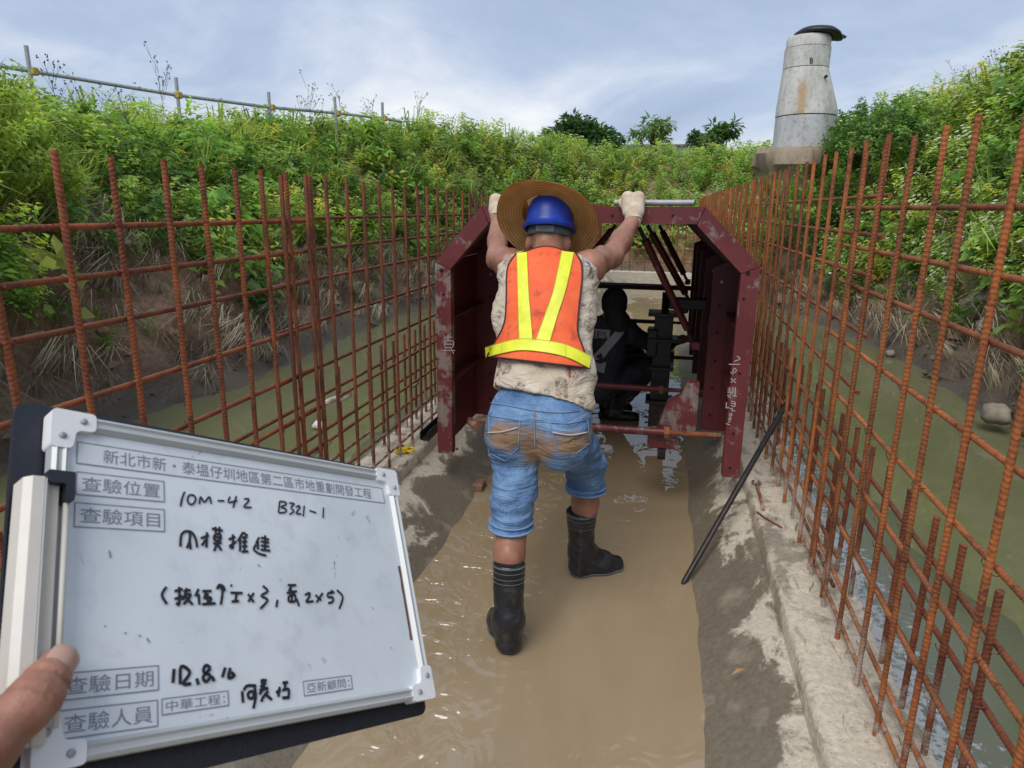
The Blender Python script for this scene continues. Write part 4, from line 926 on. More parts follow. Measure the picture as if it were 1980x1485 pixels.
head = [el(HED + HU*.015, (.076, .094, .100), Rh), rc(NEC - lean*.03, HED - HU*.03 - HF*.015, .062, .058), el(HED - HU*.055 + HF*.035, (.055, .06, .06), Rh), el(HED + [.081, 0, 0] - HU*.046 - HF*.012, (.013, .019, .034), Rh), el(HED + [-.081, 0, 0] - HU*.046 - HF*.012, (.013, .019, .034), Rh),
        el(HED + HF*.097 - HU*.022, (.014, .016, .024), Rh), el(HED + HF*.088 - HU*.066, (.024, .010, .008), Rh)]
legs = [rc((-.468, 2.22, .50), (-.458, 2.115, .33), .060, .053), rc((-.458, 2.115, .33), (-.448, 2.055, .12), .052, .036), rc((-.25, 2.57, .50), (-.248, 2.598, .33), .060, .053), rc((-.248, 2.598, .33), (-.256, 2.60, .12), .053, .036),
        rc((-.47, 2.32, .74), (-.468, 2.22, .50), .085, .06), rc((-.315, 2.34, .74), (-.25, 2.57, .50), .085, .06)]
blob('body', torso + arms + head + legs + [el(ELR*.45 + SHR*.55 + [0, 0, .012], (.03, .055, .05)), el(ELL*.45 + SHL*.55 + [0, 0, .012], (.03, .055, .05)), el(ELR + [.012, -.01, -.02], (.026, .03, .026)), el(ELR*.7 + WRR*.3 + [.01, 0, .008], (.036, .055, .042)), el((-.455, 2.075, .30), (.046, .036, .075))], .0085, .022, M['skin'], man, smooth=1, wr=(.0035, (16, 16, 16), 9))
blob('hair', [el(HED + HU*.022 - HF*.006, (.0785, .093, .098), Rh)], .006, .01, M['hair'], man, [plane_cut(HED - HU*.045, -HU), plane_cut(HED + HF*.045, HF)])
for sx in (-1, 1): obj('eye', MB().lathe([(.0001, -.010), (.008, -.006), (.0105, 0), (.008, .006), (.0001, .010)], 10, np.array([[1, 0, 0, HED[0] + sx*.032], [0, 1, 0, (HED + HF*.083 + HU*.008)[1]], [0, 0, 1, (HED + HF*.083 + HU*.008)[2]], [0, 0, 0, 1.0]])), M['capwhite'], man, True)
# sleeveless printed shirt
def grow(f, e_):
    g = lambda P: f(P) - e_
    g.lo = f.lo - e_; g.hi = f.hi + e_; return g
shirt_p = [grow(f, .011) for f in torso] + [rc(PEL - lean*.02, PEL + lean*.12, .190, .172, (fb, .70)), rc(UPP + [-.125, 0, -.018], UPP + [.125, 0, -.018], .074, .074), rc(CHE - lean*.05, CHE + lean*.02, .178, .172, (fb, .68))]
HEM = ony((1040, 764), 2.24); hemn = unit(np.array([-.19, -.42, -1.0]))
shirt_cuts = [plane_cut(HEM, hemn), plane_cut(NEC + lean*.012, lean), plane_cut(SHL + [-.030, 0, 0], (-1, .05, .12)), plane_cut(SHR + [.030, 0, 0], (1, .05, .12))]
SH = SDF(shirt_p, .035, shirt_cuts)
blob('shirt', shirt_p, .0075, .035, M['shirt'], man, shirt_cuts, 1, (.014, (6, 6, 11), 3))
SHb = SDF(shirt_p, .035)                                     # uncut body of the shirt, to drape the vest on
# denim shorts
sho_p = [el((-.395, 2.315, .79), (.182, .125, .13)), el((-.478, 2.26, .725), (.108, .112, .125)), el((-.312, 2.275, .725), (.108, .112, .125)), rc((-.478, 2.30, .72), (-.470, 2.205, .50), .097, .077), rc((-.470, 2.205, .50), (-.458, 2.10, .24), .076, .073),
         rc((-.312, 2.34, .72), (-.247, 2.55, .52), .097, .077), rc((-.249, 2.55, .52), (-.243, 2.605, .24), .077, .077)]
hemL, hemR = ony((988, 1040), 2.09), ony((1135, 958), 2.53)
sho_c = [plane_cut(hemL, unit([.0, (hemR[2] - hemL[2]) / (hemR[1] - hemL[1]), -1])), plane_cut((0, 0, .885), (0, 0, 1))]
SO = SDF(sho_p, .028, sho_c)
blob('shorts', sho_p, .0075, .028, M['denim'], man, sho_c, 1, (.013, (7, 7, 22), 11, lambda V: sm(.82, .6, V[:, 2])))
SOb = SDF(sho_p, .028)
def ring_on(sdf, c, n, off, r0=.16, k=44, dirs=None):
    n = unit(n); a = unit(np.cross(n, [0, 1, .1])); b = np.cross(n, a); ang = np.linspace(0, 2*np.pi, k, endpoint=False)
    D = -(np.outer(np.cos(ang), a) + np.outer(np.sin(ang), b)); return trace(sdf, np.array(c) - D * r0, D, off, r0 * 1.2)
for c, f in ((np.array([-.4625, 2.135, 0]), hemL), (np.array([-.240, 2.598, 0]), hemR)):
    c = c + [0, 0, f[2]]; n = unit([0, (hemR[2] - hemL[2]) / (hemR[1] - hemL[1]), -1]); c[2] = hemL[2] + (hemR[2] - hemL[2]) / (hemR[1] - hemL[1]) * (c[1] - hemL[1]) + .006
    m = MB()
    for o_, rr in ((.0, .006), (.02, .0045)):
        R_ = ring_on(SDF(sho_p, .028), c + np.array([0, 0, o_]), n, .001, .15); m.tube(list(R_) + [R_[0], R_[1]], rr, 6, False, .7)
    obj('hem', m, M['hem'], man, True)
def seam(pts, off, r, mat, sdf=SOb, yf=1.7, name='seam', par=man):
    pts = lerp_path(pts, 8) if len(pts) > 2 else [np.array(pts[0]) + (np.array(pts[1]) - np.array(pts[0])) * k / 10 for k in range(11)]
    D = np.array([unit(ray(p)) for p in pts]); S0 = np.array([CAM + d * (yf / d[1]) for d in D]); V = trace(sdf, S0, D, off)
    return obj(name, MB().tube(list(V), r, 5), mat, par, True)
zc = lambda pts: [(880 + x / 2.561, 700 + y / 2.561) for x, y in pts]
seam(zc([(392, 205), (393, 300), (395, 425)]), .002, .0022, M['stitch']); seam(zc([(178, 203), (260, 215), (400, 240), (520, 250), (618, 240)]), .002, .0022, M['stitch'])
for pk in ([(165, 264), (320, 290), (312, 425), (250, 492), (172, 452), (165, 264)], [(470, 300), (560, 305), (655, 285), (668, 400), (600, 455), (510, 450), (470, 300)]):
    seam(zc(pk[:2]), .002, .0018, M['stitch']); [seam(zc([pk[i], pk[i+1]]), .002, .0018, M['stitch']) for i in range(1, len(pk) - 1)]
seam(zc([(160, 350), (235, 345), (310, 325)]), .003, .0028, M['mark'], name='pocket_trim'); seam(zc([(480, 348), (570, 362), (655, 348)]), .003, .0028, M['mark'], name='pocket_trim')
# rubber boots
def boot(label, top, ank, heel, toe, rt):
    top, ank, heel, toe = [np.array(q, float) for q in (top, ank, heel, toe)]; fwd = unit((toe - heel) * [1, 1, 0]); sd_ = np.cross([0, 0, 1], fwd)
    P = [rc(top, ank, rt, .050), rc(ank, heel + [0, 0, .045], .051, .044), rc(heel + [0, 0, .03], toe*.55 + heel*.45 + [0, 0, .03], .040, .044, (sd_, .92)), rc(toe*.55 + heel*.45 + [0, 0, .028], toe - fwd*.03 + [0, 0, .02], .043, .036), rc(ank + [0, 0, .02], toe*.5 + heel*.5 + [0, 0, .045], .045, .038)]
    ax = unit(top - ank)
    cut = [plane_cut(top - ax*.004, ax), plane_cut((0, 0, -.010), (0, 0, -1))]
    b = blob('boot', P, .006, .028, M['rubber'], man, cut, 1, (.004, (9, 9, 26), 21)); b['label'] = label
    s_ = SDF(P, .028); m = MB()
    for z in (.012, .030, .050, .066):
        R_ = ring_on(s_, top - ax*z, ax, .001, .13, 36); m.tube(list(R_) + [R_[0], R_[1]], .0014 if z > .013 else .0035, 5, False)
    obj('boot_band', m, M['rubber_line'], b, True)
    R_ = ring_on(s_, heel*.5 + toe*.5 + np.array([0, 0, .002]), (0, 0, 1), .001, .24, 50); obj('sole_rim', MB().tube(list(R_) + [R_[0], R_[1]], .005, 5, False), M['rubber_line'], b, True)
    # near-black sheet painting the shade inside the boot mouth
    R_ = ring_on(s_, top - ax*.005, ax, -.004, .13, 30); mm = MB(); mm.add([top - ax*.002] + [q + ax*.003 for q in R_], [(0, i + 1, (i + 1) % 30 + 1) for i in range(30)]); obj('boot_mouth_shade', mm, M['hole'], b)
boot('left boot seen from behind with its toe turned out', (-.450, 2.070, .325), (-.444, 2.040, .11), (-.440, 2.035, .0), (-.540, 2.225, -.005), .055)
boot('right boot stepping forward with its toe pointing right', (-.262, 2.598, .300), (-.258, 2.610, .10), (-.262, 2.600, .005), (-.090, 2.700, .004), .062)
# knitted gloves closed round the beam and the pipe
def glove(label, wr, kx, ky, kz, side):
    K = np.array([kx, ky, kz]); P = [rc(wr - unit(K - wr)*.015, wr + (K - wr)*.3, .034, .036), rc(wr*.75 + K*.25 + [-.018, 0, 0], K + [-.022, -.008, -.012], .030, .030), rc(wr*.75 + K*.25 + [.018, 0, 0], K + [.022, -.008, -.012], .030, .030)]
    for i, dx in enumerate((-.036, -.0125, .0125, .036)):
        e_ = -.005 if abs(dx) > .03 else 0.0
        a = K + [dx*.95, .0, e_]; b = K + [dx, .045, e_ - .002]; c = K + [dx, .066, -.033 + e_]
        P += [rc(a, b, .0140, .0125), rc(b, c, .0125, .0110)]
    th0 = wr*.55 + K*.45 + [side*.036, .01, 0]; th1 = K + [side*.052, .020, -.030]; P += [rc(th0, th1, .018, .015), rc(th1, K + [side*.030, .048, -.048], .0145, .0115)]
    g = blob('glove', P, .0036, .0055, M['glove'], man, (), 1); g['label'] = label
    ax = unit(K - wr); m = MB(); s_ = SDF(P, .01)
    R_ = ring_on(s_, wr - ax*.008, ax, .001, .09, 28); m.tube(list(R_) + [R_[0], R_[1]], .0045, 6, False); obj('cuff', m, M['glove'], g, True)
glove('gloved right fist gripping the pipe', WRR + np.array([0, .012, .012]), -.150, 3.172, 1.560, -1)
glove('gloved left hand on the beam behind the hat', WRL + np.array([0, .012, .012]), -.752, 3.172, 1.545, 1)
# hard hat with harness, straw hat tipped forward over it
HC = HED + HU*.022 + np.array([0, .004, 0]); Mh = np.eye(4); Mh[:3, 0] = [1, 0, 0]; Mh[:3, 1] = HF; Mh[:3, 2] = HU; Mh[:3, 3] = HC
def hel(prof, n=40): m = MB(); Ms = Mh.copy(); Ms[:3, 0] *= .096; Ms[:3, 1] *= .125; return m.lathe(prof, n, Ms)
hm = obj('helmet', hel([(1.10, -.004), (1.12, .002), (1.03, .010), (1.0, .022), (.985, .045), (.93, .075), (.80, .103), (.58, .122), (.30, .132), (.0001, .135)]), M['helmet'], man, True, 60)
obj('helmet_rim', hel([(1.10, -.004), (1.085, -.010), (1.0, -.008), (.985, .002)]), M['helmet'], hm, True)
bd = MB(); mz = Mh.copy(); mz[:3, 0] *= .083; mz[:3, 1] *= .101; bd.lathe([(1.03, -.036), (1.05, -.030), (1.05, -.012), (1.03, -.006)], 36, mz); obj('harness_band', bd, M['helmet_band'], hm, True)
obj('size_strap', MB().box(np.array([HC[0] - .035, (HC - HF*.112)[1] - .006, (HC - HF*.112 - HU*.036)[2]]), np.array([HC[0] + .035, (HC - HF*.112)[1] + .004, (HC - HF*.112 - HU*.010)[2]]), .002), M['helmet_band'], hm)
AU = unit([.03, .79, .61]); AX = unit(np.cross([0, 1, .2], AU)); AY = np.cross(AU, AX); AC = ony((1058, 421), 2.772)
def hatp(r, z, t): k = 1 + .025*math.sin(2*t + .7) + .012*math.sin(5*t); return AC + AX*r*k*math.cos(t) + AY*r*k*math.sin(t) + AU*(z + .014*math.sin(2*t + 1.2)*(r/.2)**2)
prof = [(.100, .100), (.101, .05), (.102, .012)] + [(.102 + .096*i/14, .012 - .030*(i/14)**1.5 + (.0018 if i % 2 else 0)) for i in range(1, 15)]
rings = [[hatp(r, z, 2*math.pi*k/56) for k in range(56)] for r, z in prof]
rings += [[hatp(.203, -.021, 2*math.pi*k/56) for k in range(56)]] + [[hatp(r, z + .004, 2*math.pi*k/56) for k in range(56)] for r, z in reversed(prof)]
rings += [[hatp(.100 - .0999*(i/5), .104 + .012*math.sin(i/5*1.57), 2*math.pi*k/56) for k in range(56)] for i in range(1, 6)]
hb = MB().loft(rings, True, False); ho = bpy.data.objects.new('straw_hat', None)
V = (np.array(hb.v) - AC) @ np.stack([AX, AY, AU]).T
ho = bpy.data.objects.new('straw_hat', mesh_of('straw_hat', V, hb.f, True, 70)); COL.objects.link(ho); ho.data.materials.append(M['hat']); ho.parent = man
mt = Matrix.Identity(4)
for i in range(3): mt[i][0], mt[i][1], mt[i][2] = float(AX[i]), float(AY[i]), float(AU[i])
mt.translation = Vector((AC - base_of(man)).tolist()); ho.matrix_local = mt
# hi-vis vest laid on the shirt
vest = thing('safety_vest', '', 'x'); bpy.data.objects.remove(vest)
Lq = [(998, 490), (981, 520), (979, 580), (975, 625), (958, 660), (941, 689)]; Rq = [(1113, 489), (1126, 520), (1119, 600), (1117, 640), (1127, 672), (1141, 712)]
V = drape(SHb, (Lq, Rq), 30, 34, .018, 2.0, 13); vb = patch('vest', V, M['vest'], man); vb['label'] = 'orange mesh back of the vest'
obj('binding', MB().tube(edge_of(V) + [V[0, 0]], .0038, 6, False), M['binding'], vb, True)
for a, b in (([(999, 489), (1001, 560), (1002, 610), (1004, 658)], [(1019, 487), (1022, 560), (1026, 610), (1030, 660)]), ([(1086, 485), (1070, 560), (1053, 610), (1035, 660)], [(1110, 488), (1094, 560), (1078, 610), (1062, 664)])):
    Vs = drape(SHb, (a, b), 6, 26, .0215, 2.0); sp_ = patch('reflective_stripe', Vs, M['yellow'], vb)
    for cc in (0, -1): obj('stitching', MB().tube(list(Vs[:, cc]), .0013, 5, False), M['stripe_edge'], sp_, True)
a = [(940, 668), (937, 690)]; mid = lambda x: (0, 0)
top = [(938, 672), (975, 661), (1010, 655), (1060, 659), (1100, 668), (1142, 688)]; bot = [(939, 691), (975, 682), (1010, 677), (1060, 682), (1100, 692), (1140, 712)]
Vt = drape(SHb, (top, bot), 6, 40, .0225, 2.0); sp_ = patch('reflective_belt', Vt, M['yellow'], vb)
for cc in (0, -1): obj('stitching', MB().tube(list(Vt[:, cc]), .0013, 5, False), M['stripe_edge'], sp_, True)
for f_ in (7, 30): obj('stitching', MB().tube(list(Vt[f_, :]), .0011, 5, False), M['stripe_edge'], sp_, True)
# ------------------------------------------------------------------ the second man, crouching in the dark of the form
m2 = thing('person', 'crouching worker in dark clothes and black cap inside the form, seen from behind', 'person', (-.33, 4.65, 0))
HP = np.array([-.40, 4.68, .36]); S2 = np.array([-.335, 4.56, .70]); N2 = np.array([-.315, 4.55, .79]); H2 = np.array([-.300, 4.57, .885])
t2 = [rc(HP, HP*.45 + S2*.55, .145, .15, ((.5, .86, 0), .75)), rc(HP*.45 + S2*.55, S2, .155, .125, ((.5, .86, 0), .7)), rc(S2 + [-.12, -.01, 0], S2 + [.13, .05, .0], .068, .068), el(HP + [0, -.03, -.04], (.17, .14, .13))]
l2 = [rc(HP + [.05, -.05, -.03], (-.06, 4.72, .42), .085, .064), rc((-.06, 4.72, .42), (-.28, 4.86, .06), .060, .042), rc(HP + [-.05, .10, -.03], (-.16, 5.02, .44), .085, .064), rc((-.16, 5.02, .44), (-.34, 5.08, .06), .060, .042),
      rc((-.30, 4.86, .03), (-.14, 4.88, .02), .042, .036), rc((-.36, 5.08, .03), (-.2, 5.10, .02), .042, .036)]
a2 = [rc(S2 + [.13, .05, 0], (.02, 4.72, .56), .052, .042), rc((.02, 4.72, .56), (.12, 4.9, .60), .040, .030), rc(S2 + [-.12, .0, 0], (-.30, 4.86, .52), .052, .042), rc((-.30, 4.86, .52), (-.08, 5.02, .58), .040, .030)]
h2 = [el(H2, (.072, .088, .10)), rc(N2 - [0, 0, .04], H2 - [0, 0, .03], .052, .055), el(H2 + [.02, .088, -.02], (.014, .018, .022)), el(H2 + [.074, 0, -.015], (.011, .02, .03)), el(H2 + [-.074, 0, -.015], (.011, .02, .03))]
hn = []
for hx, hy, hz in ((.12, 4.9, .60), (-.08, 5.02, .58)):
    c = np.array([hx, hy, hz]); hn += [rc(c, c + [.05, .03, .01], .032, .034)]
    for i in range(4): b0 = c + [.07, .02 + .018*(i - 1.5), .01]; hn += [rc(b0, b0 + [.032, .004, .012], .0105, .010), rc(b0 + [.032, .004, .012], b0 + [.040, .006, -.018], .010, .009)]
    hn += [rc(c + [.03, -.03, .01], c + [.075, -.035, .03], .012, .010)]
blob('body', t2 + l2 + a2 + h2 + hn, .011, .02, M['skin'], m2)
blob('work_clothes', [grow(f, .008) for f in t2 + l2[:4] + a2], .011, .03, M['navy'], m2, [plane_cut(N2 + [0, 0, .005], (0, 0, 1)), plane_cut((.105, 4.9, .6), (1, .2, 0)), plane_cut((0, 0, .085), (0, 0, -1))], 1, (.012, (9, 9, 12), 5))
blob('boot', [grow(l2[4], .008), rc((-.28, 4.86, .16), (-.30, 4.86, .04), .05, .05)], .009, .02, M['rubber'], m2); blob('boot', [grow(l2[5], .008), rc((-.34, 5.08, .16), (-.36, 5.08, .04), .05, .05)], .009, .02, M['rubber'], m2)
blob('cap', [el(H2 + [0, -.004, .022], (.086, .102, .098)), rc(H2 + [-.03, .10, .035], H2 + [.05, .10, .03], .02, .02), rc(H2 + [0, -.075, -.02], H2 + [.03, -.06, -.10], .055, .085)], .007, .02, M['black_cap'], m2)
S2S = SDF([grow(f, .009) for f in t2], .03)
for a, b in (([(1206, 617), (1190, 640), (1165, 668), (1145, 690)], [(1219, 622), (1202, 650), (1178, 678), (1158, 705)]),):
    patch('reflective_stripe', drape(S2S, (a, b), 5, 16, .006, 4.0), M['reflect'], m2)
Vp = drape(S2S, ([(1128, 634), (1128, 652)], [(1180, 638), (1177, 656)]), 10, 6, .008, 4.0); lb_ = patch('back_label', Vp, M['reflect'], m2)
patch('reflective_stripe', drape(S2S, ([(1130, 692), (1130, 710)], [(1172, 700), (1168, 722)]), 8, 6, .006, 4.0), M['reflect'], m2)
def text_mesh(s, size, extrude=0.0):
    cu = bpy.data.curves.new('t', 'FONT'); cu.body = s; cu.size = size; cu.align_x = 'CENTER'; cu.align_y = 'CENTER'; cu.extrude = extrude; cu.resolution_u = 3
    o = bpy.data.objects.new('t', cu); COL.objects.link(o); dg = bpy.context.evaluated_depsgraph_get(); me = bpy.data.meshes.new_from_object(o.evaluated_get(dg)); V = np.array([v.co[:] for v in me.vertices]) if len(me.vertices) else np.zeros((0, 3)); Fs = [tuple(p.vertices) for p in me.polygons]
    bpy.data.objects.remove(o); bpy.data.curves.remove(cu); bpy.data.meshes.remove(me); return V, Fs
tv, tf = text_mesh('BES', 1.0)
if len(tv):
    w_ = np.ptp(tv[:, 0]); u = (tv[:, 0] - tv[:, 0].min()) / w_; v = (tv[:, 1] - tv[:, 1].min()) / np.ptp(tv[:, 1]); g = []
    for uu, v_ in zip(u, v):
        px_ = (1142 + 32*uu + 0*v_, 652 - 13*v_ + 4*uu); d = unit(ray(px_)); g.append(CAM + d * (4.0 / d[1]))
    D_ = np.array([unit(p - CAM) for p in g]); P_ = trace(S2S, g, D_, .0105); obj('lettering', (P_, tf), M['black_cap'], lb_)
# ------------------------------------------------------------------ inspection whiteboard held up in front of the camera, and the hand that holds it
BR_ = np.array([[0.423, -0.379, 0.823], [0.807, 0.570, -0.152], [-0.412, 0.729, 0.547]]); u_, s_, v_ = np.linalg.svd(BR_); BR_ = u_ @ v_
BC_ = np.array([-.307, .460, 1.198]); BW, BH = .34, .2316
bu, bv, bn = BR_[:, 0], BR_[:, 1], BR_[:, 2]
def bpt(x, y, z=0): return BC_ + bu*x + bv*y + bn*z
def bpx(p, z=0):
    d = ray(p); t = np.dot(BC_ + bn*z - CAM, bn) / np.dot(d, bn); q = CAM + d*t - BC_; return np.array([q @ bu, q @ bv])
board = thing('whiteboard', 'white inspection board with handwriting and aluminium frame, held at lower left', 'whiteboard', bpt(0, -BH/2).tolist())
def bobj(name, mb, mat, par=None, smooth=False, auto=None):
    V = np.array(mb.v if isinstance(mb, MB) else mb[0], float); Fs = mb.f if isinstance(mb, MB) else mb[1]
    V = BC_ + V[:, :1]*bu + V[:, 1:2]*bv + V[:, 2:3]*bn; return obj(name, (V, Fs), mat, par or board, smooth, auto)
hw, hh = BW/2, BH/2
bobj('panel', MB().box((-hw + .006, -hh + .006, -.004), (hw - .006, hh - .006, 0)), M['board'])
fw = .011
def trim(a, b, horizontal):
    m = MB()
    prof = [(0, -.006), (0, .0035), (.0025, .0055), (.0045, .0040), (.0065, .0040), (.0085, .0055), (fw, .0012), (fw, -.006)]
    if horizontal: sgn = a[1]; m.loft([[(x, sgn*(hh - o), z) for o, z in prof] for x in (a[0], b[0])], True, True)
    else: sgn = a[0]; m.loft([[(sgn*(hw - o), y, z) for o, z in prof] for y in (a[1], b[1])], True, True)
    return m
bobj('frame_rail', trim((-hw + .02, 1), (hw - .02, 1), True), M['alu']); bobj('frame_rail', trim((-hw + .02, -1), (hw - .02, -1), True), M['alu'])
bobj('frame_rail', trim((-1, -hh + .02), (-1, hh - .02), False), M['alu']); bobj('frame_rail', trim((1, -hh + .02), (1, hh - .02), False), M['alu'])
def roundpoly(pts, r, n=5):
    P = [np.array(p, float) for p in pts]; o = []
    for i in range(len(P)):
        a, b, c = P[i-1], P[i], P[(i+1) % len(P)]; q = min(r, np.linalg.norm(a-b)*.45, np.linalg.norm(c-b)*.45); s0 = b + unit(a-b)*q; s1 = b + unit(c-b)*q
        for k in range(n + 1): t = k/n; o.append((1-t)**2*s0 + 2*t*(1-t)*b + t*t*s1)
    return o
for sx in (-1, 1):
    for sy in (-1, 1):
        s = .030; w_ = .0145
        pts = [(0, 0), (s, 0), (s, w_), (w_*1.15, w_*1.05), (w_, s), (0, s)]; R_ = roundpoly([(sx*(hw + .002 - x), sy*(hh + .002 - y)) for x, y in pts], .004)
        if sx*sy < 0: R_ = R_[::-1]
        c = bobj('corner_cap', MB().loft([[(p[0], p[1], z) for p in R_] for z in (-.0075, .0055)] + [], True, True), M['capwhite'])
        for ox, oy in ((.021, .0075), (.0075, .021)):
            X, Y = sx*(hw + .002 - ox), sy*(hh + .002 - oy); n = 10
            bobj('rivet', MB().loft([[(X + r*math.cos(2*math.pi*k/n), Y + r*math.sin(2*math.pi*k/n), z) for k in range(n)] for r, z in ((.0026, .0056), (.0022, .0068), (.0008, .0072))], True, True), M['galv'], c, True)
# black clipboard behind
R_ = roundpoly([(-hw - .016, -hh - .020), (hw + .001, -hh - .013), (hw - .004, hh + .008), (-hw - .020, hh + .010)], .010)
bobj('backing_board', MB().loft([[(p[0], p[1], z) for p in R_] for z in (-.0135, -.0085)], True, True), M['blackvinyl'])
# clip along the left edge
cx0 = -hw - .0185; yt = bpx((95, 940))[1]
bobj('clip_plate', MB().loft([[(cx0 + x, y, z) for x, z in [(0, -.004), (0, .010), (.004, .0145), (.011, .0150), (.0145, .0115), (.0215, .0105), (.0225, .007), (.006, .006)]] for y in (-hh + .012, yt)], True, True), M['cream'], None, True, 40)
bobj('clip_ridge', MB().loft([[(cx0 + x, y, z) for x, z in [(.0112, .0138), (.0135, .0128), (.0135, .0146), (.0120, .0154)]] for y in (-hh + .012, yt - .001)], True, True), M['alu'])
bobj('clip_corner', MB().loft([[(p[0], p[1], z) for p in roundpoly([(cx0 + .012, yt - .004), (cx0 + .012, yt + .005), (cx0 + .029, yt + .005), (cx0 + .029, yt - .016), (cx0 + .0235, yt - .016), (cx0 + .0235, yt - .004)], .0015, 3)] for z in (.006, .0165)], True, True), M['blackvinyl'])
bobj('clip_rod', MB().tube([(cx0 + .0262, yt - .010, .0105), (cx0 + .0262, -hh + .02, .0105)], .0019, 8), M['cream'], None, True)
# brown peeled edge of the panel
pe = MB(); ys = np.linspace(-.062, .012, 16); pe.loft([[(hw - fw - .0005, y, .0004) for y in ys], [(hw - fw - .0018 - .0022*abs(fbm((y*60, 1, 2), 1, 3)) - .0012, y, .0004) for y in ys]], False, False); bobj('peeled_edge', pe, M['peel'])
# printed labels
LAB = [((149, 853), (742, 945), (741, 973), (146, 897), '新北市新・泰塭仔圳地區第二區市地重劃開發工程'), ((146, 912), (318, 930), (317, 972), (146, 956), '查驗位置'), ((146, 971), (318, 985), (318, 1029), (139, 1019), '查驗項目'),
       ((112, 1302), (307, 1286), (306, 1335), (111, 1357), '查驗日期'), ((110, 1374), (306, 1353), (304, 1405), (109, 1433), '查驗人員'), ((311, 1352), (441, 1334), (442, 1366), (312, 1383), '中華工程：'), ((585, 1317), (680, 1305), (680, 1333), (587, 1347), '亞新顧問：')]
for tl, tr, br, bl, s in LAB:
    q = [bpx(p) for p in (tl, tr, br, bl)]; x0, x1 = (q[0][0] + q[3][0])/2, (q[1][0] + q[2][0])/2; yT, yB = (q[0][1] + q[1][1])/2, (q[2][1] + q[3][1])/2
    sk = ((q[1][1] - q[0][1]) + (q[2][1] - q[3][1])) / 2 / (x1 - x0)       # small tilt of the sticker on the board
    P = lambda x, y, z: (x, y + sk*(x - (x0 + x1)/2), z)
    st = bobj('label_sticker', MB().add([P(x0, yB, .0003), P(x1, yB, .0003), P(x1, yT, .0003), P(x0, yT, .0003)], [(0, 1, 2, 3)]), M['sticker'])
    m = MB(); e_ = .0008
    for a, b in (((x0, yB), (x1, yB + e_)), ((x0, yT - e_), (x1, yT)), ((x0, yB + e_), (x0 + e_, yT - e_)), ((x1 - e_, yB + e_), (x1, yT - e_))): m.add([P(a[0], a[1], .0005), P(b[0], a[1], .0005), P(b[0], b[1], .0005), P(a[0], b[1], .0005)], [(0, 1, 2, 3)])
    bobj('label_border', m, M['print'], st)
    tv, tf = text_mesh(s, 1.0)
    if len(tv):
        tx = tv[:, 0]; ty = tv[:, 1]; W_, H_ = (x1 - x0)*.88, (yT - yB)*.64; X = (tx - tx.min())/np.ptp(tx)*W_ + (x0 + x1)/2 - W_/2; Y = (ty - ty.min())/np.ptp(ty)*H_ + (yT + yB)/2 - H_/2
        bobj('printed_text', (np.stack([X, Y + sk*(X - (x0 + x1)/2), np.full(len(X), .0006)], 1), tf), M['print'], st)
